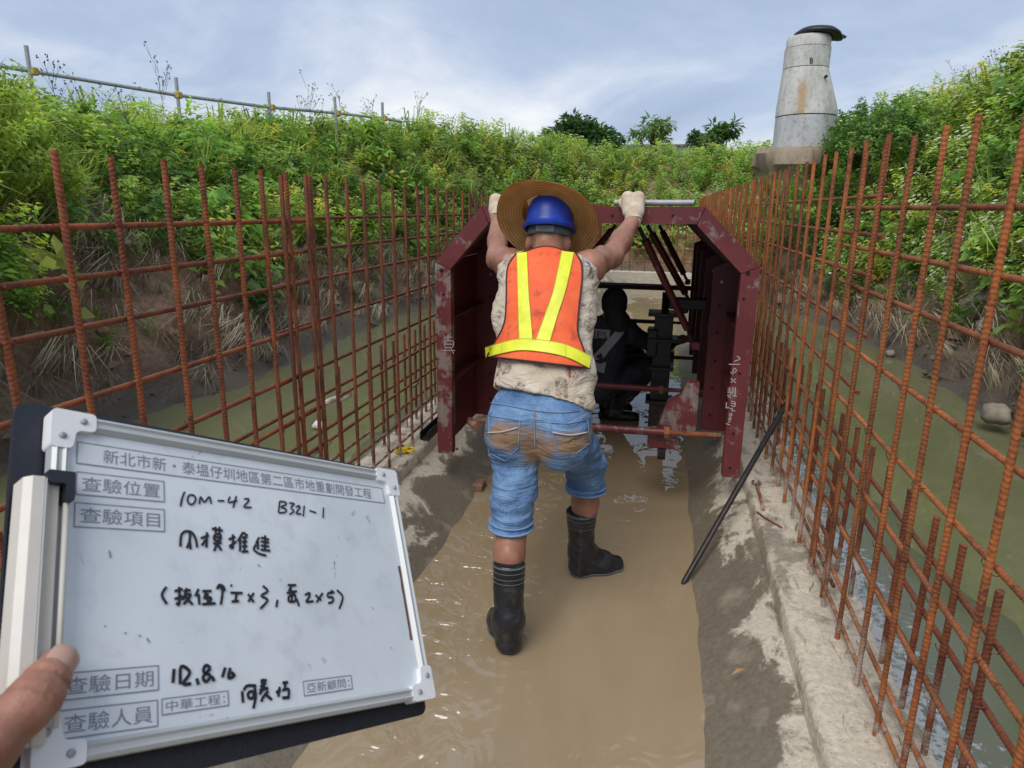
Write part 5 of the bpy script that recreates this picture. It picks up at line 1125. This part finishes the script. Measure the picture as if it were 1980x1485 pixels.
# marker handwriting, stroke by stroke
SA = [[(292,58),(265,130),(250,208)],[(318,135),(340,95),(385,98),(402,140),(375,182),(335,180),(318,135)],[(440,185),(452,112),(490,165),(540,110),(558,182)],[(622,150),(692,152)],[(748,108),(733,166),(822,150)],[(812,102),(780,222)],[(888,132),(935,132),(930,160),(888,212),(965,216)],
 [(1250,152),(1236,272)],[(1250,155),(1308,165),(1310,190),(1262,212),(1312,235),(1305,265),(1240,272)],[(1342,172),(1395,180),(1362,220),(1392,255),(1345,288)],[(1412,215),(1445,200),(1450,225),(1415,275),(1468,282)],[(1497,198),(1486,308)],[(1548,248),(1618,272)],[(1690,218),(1686,324)],
 [(248,612),(254,510),(290,462),(360,468),(402,540),(416,622)],[(346,470),(340,560),(312,628)],[(340,540),(352,640)],
 [(452,530),(535,498)],[(516,468),(510,622)],[(505,540),(462,602)],[(565,430),(676,452)],[(602,412),(602,474)],[(642,412),(640,480)],[(590,492),(650,490),(646,550),(590,546),(590,492)],[(590,520),(646,520)],[(578,582),(664,574)],[(626,556),(588,658)],[(624,590),(662,652)],
 [(732,540),(802,514)],[(776,488),(776,622),(744,612)],[(738,612),(812,560)],[(880,466),(826,560)],[(850,530),(848,662)],[(882,468),(926,504)],[(868,522),(922,518)],[(868,566),(922,560)],[(868,612),(924,606)],[(866,664),(934,660)],[(896,506),(894,664)],
 [(1042,518),(1008,582)],[(1030,560),(1030,642)],[(1058,520),(1142,542)],[(1058,560),(1142,572)],[(1058,602),(1142,610)],[(1056,642),(1154,654)],[(1102,498),(1100,652)],[(1012,590),(988,640),(1040,682),(1114,702)],
 [(108,1018),(62,1100),(112,1192)],[(188,1062),(272,1040)],[(236,1018),(236,1192),(204,1176)],[(188,1142),(272,1110)],[(280,1062),(352,1050)],[(312,1028),(290,1110),(266,1152)],[(288,1102),(352,1094),(310,1162),(276,1192)],[(300,1120),(372,1198)],
 [(432,1038),(398,1112)],[(430,1088),(440,1198)],[(468,1062),(562,1058)],[(512,1048),(488,1132)],[(478,1132),(562,1124)],[(520,1080),(526,1190)],[(468,1192),(604,1184)],[(560,1130),(544,1182)],[(616,1042),(640,998),(682,1018),(692,1062)],[(640,1010),(672,1062),(654,1200)],[(752,998),(770,1010)],
 [(752,1076),(874,1080)],[(816,1080),(800,1162)],[(762,1166),(838,1160)],[(928,1090),(988,1172)],[(988,1078),(932,1168)],[(1078,1008),(1128,1060),(1062,1108),(1128,1150),(1052,1238)],[(1226,1148),(1214,1224)],
 [(1328,1000),(1414,1000)],[(1372,1000),(1338,1062)],[(1318,1080),(1422,1060)],[(1350,1038),(1402,1092)],[(1340,1110),(1402,1100),(1402,1160),(1340,1162),(1340,1110)],[(1370,1060),(1370,1162)],[(1420,1138),(1442,1212)],
 [(1502,1100),(1548,1078),(1545,1120),(1516,1168),(1590,1160)],[(1608,1098),(1668,1154)],[(1682,1078),(1618,1174)],[(1800,1070),(1740,1080),(1734,1118),(1782,1124),(1782,1166),(1736,1182)],[(1772,1046),(1770,1092)],[(1824,1048),(1884,1120),(1848,1240)]]
SB = [[(1226,332),(1214,474)],[(1288,488),(1296,308),(1384,368),(1318,482),(1398,480)],[(1452,428),(1472,494)],[(1592,322),(1545,296),(1522,360),(1590,402),(1548,462),(1518,412),(1594,328)],[(1606,408),(1630,458)],[(1742,318),(1712,418)],[(1792,322),(1774,424),(1834,398),(1798,368)]]
SC = [[(132,528),(142,640)],[(148,522),(182,478),(268,478)],[(190,540),(242,534),(236,592),(194,590),(190,540)],[(252,490),(262,582),(240,696)],[(308,430),(368,424)],[(342,412),(318,462)],[(362,448),(306,492)],[(298,522),(384,500)],[(352,480),(298,562)],[(384,528),(330,592),(318,632)],[(358,560),(418,612)],[(492,488),(480,584)],[(456,542),(504,520)],[(518,450),(572,444)],[(546,450),(540,522)],[(518,522),(578,510),(576,592)],[(516,592),(588,590)]]
for lines, org, sc, wd in ((SA, (300, 940), 5.21, .0019), (SB, (100, 1230), 5.21, .0022), (SC, (440, 1230), 4.95, .0021)):
    m = MB()
    for i, ln in enumerate(lines):
        pts = [np.append(bpx((org[0] + x/sc, org[1] + y/sc)), .0009 + .00002*(i % 5)) for x, y in ln]; pts = lerp_path(pts, 4) if len(pts) > 2 else [pts[0], (pts[0] + pts[1])/2, pts[1]]
        k = wd * (.85 if i < 14 and lines is SA else 1.1); m.ribbon(pts, k, (0, 0, 1))
    bobj('handwriting', m, M['ink'])
for x, y, dx, dy in ((210, 1065, 3, 14), (497, 1092, 5, 4), (645, 1085, 1, 8), (645, 1097, 1, 3), (240, 1223, 3, 3), (283, 1234, 5, 9), (719, 1175, 2, 3), (755, 1252, 2, 2), (201, 1210, 2, 2), (268, 1228, 3, 3), (437, 1388, 5, 3), (540, 1120, 2, 2)): bobj('ink_fleck', MB().ribbon([np.append(bpx((x, y)), .0008), np.append(bpx((x + dx, y + dy)), .0008)], .0010, (0, 0, 1)), M['print'])

# the photographer's hand: thumb in front, fingers behind, wrist and forearm out of the picture
hand = thing('person', "bare hand gripping the whiteboard at the lower left corner, thumb in front", 'person', bpt(-hw - .06, -hh - .03).tolist())
TT = np.append(bpx((82, 1301)), .0170); TJ = np.append(bpx((22, 1378)), .024); TM = np.array([-hw - .058, -hh - .012, .018])
def bw(q): return bpt(*q)
def brc(a, b, ra, rb, sq=None): return rc(bw(a), bw(b), ra, rb, (bn, sq) if sq else None)
palm = np.array([-hw - .085, -hh - .035, -.012])
HP_ = [brc(TT, TT*.5 + TJ*.5, .0106, .0118, .9), brc(TT*.5 + TJ*.5, TJ, .0116, .0134), brc(TJ, TJ*.5 + TM*.5, .0132, .0155), brc(TJ*.5 + TM*.5, TM, .0165, .027), brc(TM, palm, .027, .030), brc(palm + [0, .028, -.008], palm + [0, -.055, -.004], .020, .022), brc(palm + [.004, .02, -.012], palm + [-.01, -.06, .0], .022, .024),
       brc(palm + [-.01, -.06, 0], palm + [-.06, -.15, .03], .027, .026), brc(palm + [-.06, -.15, .03], palm + [-.16, -.36, .09], .029, .040)]
for i, (dy, L_) in enumerate(((.052, .050), (.030, .060), (.008, .056), (-.013, .044))):
    k0 = np.array([-hw - .078, -hh - .005 + dy, -.024]); k1 = k0 + [.044, .012, -.016]; k2 = k1 + [L_*.55, .006, .006]; k3 = k2 + [.018, .0, .008]
    HP_ += [brc(palm + [0, dy*.5, -.014], k0, .016, .0108), brc(k0, k1, .0108, .0098), brc(k1, k2, .0096, .0088), brc(k2, k3, .0088, .0072)]
VQ = SDF(HP_, .0085).mesh(.0017, .010, 1); VQ = wrinkle(VQ, .0012, (45, 45, 45), 2); V_, Q_ = VQ; Nh = normals(V_, Q_); ta, tb = bw(TT), bw(TJ); ax_ = unit(tb - ta); sv = (V_ - ta) @ ax_; L_ = np.linalg.norm(tb - ta)
rad = np.linalg.norm((V_ - ta) - np.outer(sv, ax_), axis=1); crs = sum(np.exp(-((sv + .0012*np.sin(rad*900 + i) - L_*f_)/.0009)**2) for i, f_ in enumerate((.42, .50, .57, .92, 1.0, 1.10))) * (rad < .03)
VQ = (V_ - Nh * (crs * .0011)[:, None], Q_); obj('hand', VQ, M['skin_close'], hand, True)
nl = MB(); tdir = unit(TT - TJ); vw = (CAM - bw(TT)) @ BR_; nn_ = unit(vw - tdir*(vw @ tdir)); nn_ = unit(nn_ + .25*np.cross(tdir, nn_)); sdv = np.cross(tdir, nn_); rows_ = []
for i in range(9):
    t = -.45 + 1.35*i/8; w2 = .92 * math.sqrt(max(.04, 1 - max(0, (t - .35)/.58)**2)); rr_ = .0114 - .0030*max(0, t - .2)**2
    rows_.append([TT + tdir*.0105*t + rr_*(sdv*math.sin(w2*s_) + nn_*math.cos(w2*s_)*(1.0 - .20*max(0, t - .1)**2)) for s_ in np.linspace(-1, 1, 9)])
nl.loft(rows_, False, False); bobj('thumb_nail', nl, M['nail'], hand, True)
# ------------------------------------------------------------------ concrete manhole shaft on the right bank
SX, SY = 2.02, 12.2
sh_ = thing('manhole_shaft', 'tapering pale concrete manhole shaft of stacked rings on a broken concrete base', 'manhole', (SX, SY, 1.0))
def ringp(name, prof, mat, n=44, off=(0, 0), nzs=0.0, seed=0):
    m = MB(); rings = []
    for i, (r, z, ox) in enumerate(prof):
        rings.append([(SX + ox + (r + nzs*fbm((math.cos(2*math.pi*k/n)*2 + seed, math.sin(2*math.pi*k/n)*2, z*3), 1, 4))*math.cos(2*math.pi*k/n), SY + (r + nzs*fbm((math.cos(2*math.pi*k/n)*2, seed, z*3), 1, 4))*math.sin(2*math.pi*k/n), z) for k in range(n)])
    return obj(name, m.loft(rings, True, True), mat, sh_, True, 45)
ringp('base_ring', [(.45, 2.46, .02), (.45, 2.93, .02)], M['shaft_low'])
ringp('joint', [(.43, 2.93, .02), (.43, 2.945, .02)], M['hole'])
ringp('cone', [(.455, 2.945, .02), (.455, 3.02, .02), (.335, 3.63, -.06)], M['shaft'])
ringp('joint', [(.32, 3.63, -.06), (.32, 3.64, -.06)], M['hole'])
ringp('riser_ring', [(.335, 3.64, -.06), (.335, 3.925, -.06)], M['shaft'])
ringp('joint', [(.318, 3.925, -.06), (.318, 3.935, -.06)], M['hole'])
ringp('top_ring', [(.322, 3.935, -.06), (.322, 4.055, -.06), (.300, 4.09, -.06)], M['shaft'], nzs=.006)
ringp('broken_base', [(.40, 1.72, -.10), (.43, 1.85, -.10), (.46, 1.98, -.10), (.48, 2.12, -.1), (.57, 2.20, -.1), (.60, 2.38, -.1), (.55, 2.465, -.1)], M['shaft_rough'], 64, nzs=.13, seed=4)
m = MB(); strk = [[(0, 0), (0, 14)], [(0, 0), (7, 1), (7, 6), (1, 7)], [(1, 7), (8, 8), (7, 13), (0, 14)]]
for ln in strk:
    pts = []
    for x, y in ln:
        p = ony((1566.5 + x*.62, 112 + y*.75), SY - .335); dx = (p[0] - (SX - .06)); pts.append(np.array([p[0], SY - math.sqrt(max(.335**2 - dx*dx, 0)) - .004, p[2]]))
    m.ribbon(pts, .014, (-.2, -1, 0))
obj('painted_mark', m, M['ink'], sh_)
lq = ony((1597, 148), SY - .33); obj('lifting_hole_shade', MB().tube([(lq[0], SY - .30, lq[2]), (lq[0], SY - .36, lq[2])], .022, 10), M['hole'], sh_)  # black cylinder painting the dark inside the lifting hole
bush('leafy_bush', 'weedy tuft growing at the foot of the broken concrete base', np.array([SX - .12, SY - .35, 1.50]), np.array([.62, .42, .42]), 130, ['broad_m', 'broad_l', 'grass'], 12)
# black liner folded over the mouth
cov = thing('manhole_cover', 'black plastic cover lying tilted on top of the concrete shaft', 'cover', (SX, SY, 4.09)); rings = []
for i, (r, z) in enumerate([(.02, .11), (.16, .11), (.27, .09), (.335, .045), (.345, .02), (.33, .0), (.28, -.005), (.02, -.005)]):
    rings.append([(SX + .075 + r*math.cos(2*math.pi*k/40)*(1.03 + .05*math.sin(3*2*math.pi*k/40)), SY + r*math.sin(2*math.pi*k/40), 4.10 + z + .018*math.cos(2*math.pi*k/40 + 2.6) - (.05*max(0, math.cos(2*math.pi*k/40))**6 if r > .25 else 0)) for k in range(40)])
obj('cover_sheet', MB().loft(rings, True, True), M['liner'], cov, True)
obj('cover_loop', MB().tube([(SX + .40, SY - .05, 4.10), (SX + .46, SY - .03, 4.075), (SX + .46, SY + .05, 4.075), (SX + .40, SY + .06, 4.10)], .012, 6), M['liner'], cov, True)

# ------------------------------------------------------------------ pipe guard rail along the left bank
fpx = [((50, 88), (67, 138)), ((340, 150), (346, 184)), ((519, 178), (527, 208)), ((647, 187), (654, 219)), ((739, 198), (745, 229))]
FL = [(-7.3, 7.9), (-6.75, 9.1), (-6.15, 10.2), (-5.55, 11.15), (-4.95, 12.1)]
fence = thing('guard_rail', 'grey scaffold pipe guard rail with yellow couplers along the left bank crest', 'railing', (-6.1, 10.2, 2.4)); rail_pts = []; low = []
for (tp_, rp_), (fx, fy) in zip(fpx, FL):
    def at_(p):
        d = ray(p); # where the sight line crosses the fence line in plan
        ax_, ay_ = FL[0]; bx_, by_ = FL[-1]; ex, ey = bx_ - ax_, by_ - ay_
        t = (ax_*ey - ay_*ex) / (d[0]*ey - d[1]*ex); return CAM + d*t
    T = at_(tp_); Rr = at_(rp_); rail_pts.append(Rr); low.append(Rr - [0, 0, .62])
    obj('post', MB().tube([(T[0], T[1], 1.8), T], .0245, 10), M['galv'], fence, True, 50)
    obj('coupler', MB().box(Rr - [.05, .05, .045], Rr + [.035, .035, .045], .012), M['coupler'], fence); obj('coupler', MB().box(low[-1] - [.05, .05, .045], low[-1] + [.035, .035, .045], .012), M['coupler'], fence)
e_ = at_((783, 236)); off = np.array([-.04, -.045, 0])
obj('rail', MB().tube([rail_pts[0] + off + (rail_pts[0] - rail_pts[1])*.6] + [p + off for p in rail_pts] + [e_ + off], .0242, 10), M['galv'], fence, True, 50)
obj('rail', MB().tube([p + off for p in low] + [e_ + off - [0, 0, .62]], .0242, 10), M['galv'], fence, True, 50)

# ------------------------------------------------------------------ trees and wall beyond the far bank
def leafset(cs, n, r, ln, wd, col, rng):
    VS, CS = [], []
    for c in cs:
        rr = r * rng.uniform(.7, 1.25); d = sph(n, rng, -.75, 1.0); base = c + d * rr * rng.uniform(.35, 1, (n, 1)) ** .6 * np.array([1, 1, .72]); dd = d + rng.normal(0, .5, (n, 3)) - [0, 0, .35]; dd /= np.linalg.norm(dd, axis=1, keepdims=True)
        cl = np.array(col) * rng.uniform(.6, 1.4, (n, 1)); V, C = leaf_quads(base, dd, np.array([0, 0, 1.0]) + rng.normal(0, .2, (n, 3)), ln * rng.uniform(.6, 1.2, n), wd * rng.uniform(.7, 1.2, n), .15, cl); VS.append(V); CS.append(C)
    return np.vstack(VS), np.vstack(CS)
def tree(label, base, top, crown_c, crown_r, nc, n, lr, ln, wd, col, seed, spread_trunks=1):
    rng = np.random.default_rng(seed); base = np.array(base, float); root = thing('tree', label, 'tree', base.tolist()); cs = []
    m = MB(); cc = np.array(crown_c, float); R = np.array(crown_r, float)
    for k in range(nc):
        d = sph(1, rng, -.5, 1.0)[0]; c = cc + d * R * rng.uniform(.45, 1.0); cs.append(c)
        f_ = base + (cc - base) * rng.uniform(.45, .8); m.tube([f_, (f_ + c)/2 + rng.normal(0, .06, 3), c], [.030, .022, .010], 5)
    for k in range(spread_trunks): o_ = rng.normal(0, .12, 3) * [1, 1, 0] * (spread_trunks > 1); m.tube([base + o_, base*.5 + cc*.5 + rng.normal(0, .08, 3) + o_, cc + o_*2], [.075, .055, .03], 7)
    obj('trunk', m, M['bark'], root, True)
    V, C = leafset(cs, n, lr, ln, wd, col, rng); o = bulk('crown', [((V - base, C), np.zeros(3), 0.0, 1.0, np.array([0, 0, 1.0]), np.ones(3))], M['leaf'], None)
    V = V - base; o.data.vertices.foreach_set('co', V.astype(np.float32).ravel()); o.data.update(); o.parent = root
    for k in ('category', 'kind'):
        if k in o: del o[k]
def fp(p, y): return ony(p, y)
tree('dark green rounded tree standing behind the far bank', (*fp((1120, 330), 21)[:2], 1.9), None, fp((1118, 278), 21), (1.18, .95, .55), 40, 95, .33, .20, .11, (.06, .13, .045), 41)
tree('thin light green tree with spreading tufts of leaves beyond the wall', (*fp((1262, 300), 23)[:2], 1.9), None, fp((1262, 258), 23), (.75, .6, .42), 15, 46, .20, .20, .075, (.17, .28, .08), 42, 3)
tree('spindly tree with drooping leaf clusters left of the concrete shaft', (*fp((1397, 300), 20)[:2], 1.9), None, fp((1397, 255), 20), (.30, .3, .34), 9, 46, .20, .22, .085, (.09, .18, .055), 43)
tree('small dark bushy tree just right of the wall', (*fp((1347, 300), 24)[:2], 1.9), None, fp((1347, 274), 24), (.32, .3, .20), 10, 60, .22, .14, .08, (.05, .11, .045), 44)
tree('pale green sapling at the right end of the far wall', (*fp((1375, 300), 21)[:2], 1.9), None, fp((1376, 272), 21), (.22, .2, .16), 7, 34, .16, .15, .06, (.16, .26, .08), 45)
a, b = fp((1195, 283), 34), fp((1325, 281), 34); m = MB()
wall = thing('far_wall', 'dark grey boundary wall low on the horizon behind the far bank', 'wall', (a[0], 34, 1.9)); n_ = 6
for k in range(n_): x0 = a[0] - 1 + (b[0] - a[0] + 2) * k / n_; x1 = a[0] - 1 + (b[0] - a[0] + 2) * (k + 1) / n_; obj('panel', MB().box((x0 + .01, 34, 1.5), (x1 - .01, 34.15, a[2]), .02), M['farwall'], wall)
obj('coping', MB().box((a[0] - 1.05, 33.95, a[2] + .002), (b[0] + 1.05, 34.2, a[2] + .09), .02), M['farwall'], wall)

# ------------------------------------------------------------------ small things on the kerbs and banks
q = onz((776, 874), .252)                                    # tape measure
tpm = thing('tape_measure', 'yellow tape measure lying on the left kerb by the form', 'tape measure', q.tolist()); ringz = lambda r, z: [(q[0] + r*1.15*math.cos(2*math.pi*k/24), q[1] + r*math.sin(2*math.pi*k/24), z) for k in range(24)]
obj('case', MB().loft([ringz(.030, .254), ringz(.036, .259), ringz(.036, .279), ringz(.030, .284)], True, True), M['tape_yellow'], tpm, True, 40); obj('dial', MB().loft([ringz(.014, .2845), ringz(.013, .287)], True, True), M['tape_black'], tpm)
obj('handle', MB().tube([q + [.035, .02, .018], q + [.06, .03, .018], q + [.07, .0, .018], q + [.06, -.03, .018], q + [.035, -.02, .018]], .006, 8), M['tape_yellow'], tpm, True)
a, b = onz((822, 848), .262), onz((868, 812), .262); d = unit((b - a) * [1, 1, 0]); n_ = np.cross([0, 0, 1], d)       # steel section on the kerb edge
a, b = np.array([-1.225, a[1], .252]), np.array([-1.225, 4.4, .252]); sec = [(-.024, .002), (.024, .002), (.024, .046), (.019, .046), (.019, .007), (-.019, .007), (-.019, .046), (-.024, .046)]
tag(obj('steel_channel', MB().loft([[(p[0] + x, p[1], p[2] + z) for x, z in sec] for p in (a, b)], True, True), M['darksteel'], loc=a.tolist()), 'grey steel channel section lying along the left kerb edge', 'steel channel')
a, b = onz((1314, 1122), -.01), onz((1521, 778), .54); a = np.array([.160, 2.62, -.01]); b = ony((1521, 780), 3.32)    # crowbar
tag(obj('crowbar', MB().tube([a, a + (b - a)*.03, a*.5 + b*.5, b], [.006, .012, .0135, .013], 10, flat=.85), M['darksteel'], loc=a.tolist(), smooth=True), 'long dark iron bar leaning from the water onto the right mesh', 'crowbar')
def wrench(label, p0, p1):
    a, b = onz(p0, .258), onz(p1, .258); d = unit(b - a); r = thing('wrench', label, 'wrench', a.tolist()); m = MB(); m.tube([a + d*.012, b], [.008, .006], 8); obj('handle', m, M['rust_dark'], r, True); n_ = np.cross([0, 0, 1], d)
    obj('jaw', MB().tube([a + d*.012, a - d*.004 + n_*.016, a - d*.028 + n_*.012], .007, 7), M['rust_dark'], r, True); obj('jaw', MB().tube([a + d*.012, a - d*.004 - n_*.016, a - d*.026 - n_*.013], .007, 7), M['rust_dark'], r, True)
wrench('rusty wrench lying on the right kerb behind the form post', (1463, 935), (1476, 985))
q = onz((1480, 1005), .256); tag(obj('wire_hook', MB().tube([onz((1464, 990), .257), onz((1478, 1000), .259), onz((1497, 1012), .257), onz((1512, 1020), .257)], .0035, 6), M['rust_dark'], loc=q.tolist(), smooth=True), 'bent rusty wire hook on the right kerb', 'wire')
q = onz((1427, 1299), .115); s1 = np.array([.020, .004, .012]); s2 = np.array([-.002, .009, 0])
tag(obj('dead_leaf', MB().add([q - s1, q - s2*.9 + [0, 0, .004], q + s1, q + s2*.9 + [0, 0, .006]], [(0, 1, 2, 3)]), M['deadleaf'], loc=q.tolist()), 'single curled brown leaf on the wet right haunch', 'leaf')
q = onz((926, 938), .02); tag(obj('brick_fragment', MB().box(q - [.03, .05, .03], q + [.03, .05, .022], .008), M['brick'], loc=q.tolist()), 'reddish brick fragment at the left water edge of the channel', 'brick')
q = onz((617, 828), -.02); m = MB(); m.tube([q + [-.05, 0, .005], q + [-.02, .01, .02], q + [.03, .0, .018], q + [.055, -.005, .005]], [.012, .034, .03, .006], 9)
tag(obj('plastic_bottle', m, M['rag'], loc=q.tolist(), smooth=True), 'white plastic scrap floating in the left ditch', 'litter')
def rock(label, p, x, r, seed):
    q = onx(p, x); rr = np.random.default_rng(seed); rings = []
    for i in range(8):
        t = math.pi * i / 7; rings.append([q + np.array(r) * np.array([math.sin(t)*math.cos(2*math.pi*k/12), math.sin(t)*math.sin(2*math.pi*k/12), math.cos(t)]) * (1 + .30*fbm((math.sin(t)*math.cos(2*math.pi*k/12) + seed, math.sin(t)*math.sin(2*math.pi*k/12), math.cos(t)), 1.3, 3)) for k in range(12)])
    tag(obj('rock', MB().loft(rings, True, True), M['rock'], loc=q.tolist(), smooth=True), label, 'rock')
rock('large tan rock set in the right bank mud', (1895, 590), 3.0, (.16, .20, .13), 1); rock('white pebble below the large rock on the right bank', (1862, 622), 2.9, (.07, .085, .06), 2); rock('rounded pale stone beside the white pebble', (1905, 630), 2.85, (.08, .09, .06), 3)
rock('muddy stone at the right water edge', (1925, 800), 2.42, (.10, .12, .07), 4); rock('small pale stone at the right waterline', (1722, 683), 2.5, (.05, .06, .04), 5); rock('small stone on the bare left bank', (248, 470), -4.2, (.03, .035, .025), 6)
# clods of soil on the mud faces
rc_ = np.random.default_rng(77); items = []
j0, j1 = int(np.argmin(abs(VIDX - 1.2))), int(np.argmin(abs(VIDX - 4.4))); VS = []; FS = []
for k in range(1500):
    i, j = rc_.integers(0, NL - 1), rc_.integers(j0, j1); p = G[i, j] + rc_.normal(0, .06, 3)
    if p[1] < 1 or p[1] > 14: continue
    r = .012 + .05 * rc_.random() ** 3; o = len(VS); b = np.array([(1,0,0),(0,1,0),(-1,0,0),(0,-1,0),(0,0,1),(0,0,-1),(.7,.7,.5),(-.7,.6,.4)]) * r * rc_.uniform(.6, 1.3, (8, 1)); VS += list(p + b); FS += [(o+a_, o+b_, o+c_) for a_, b_, c_ in ((0,6,4),(6,1,4),(1,7,4),(7,2,4),(2,3,4),(3,0,4),(0,1,6),(1,2,7),(1,0,5),(2,1,5),(3,2,5),(0,3,5))]
tag(obj('soil_clods', (np.array(VS), FS), M['soil']), 'loose clods of wet soil on the mud faces', 'soil', kind='stuff')
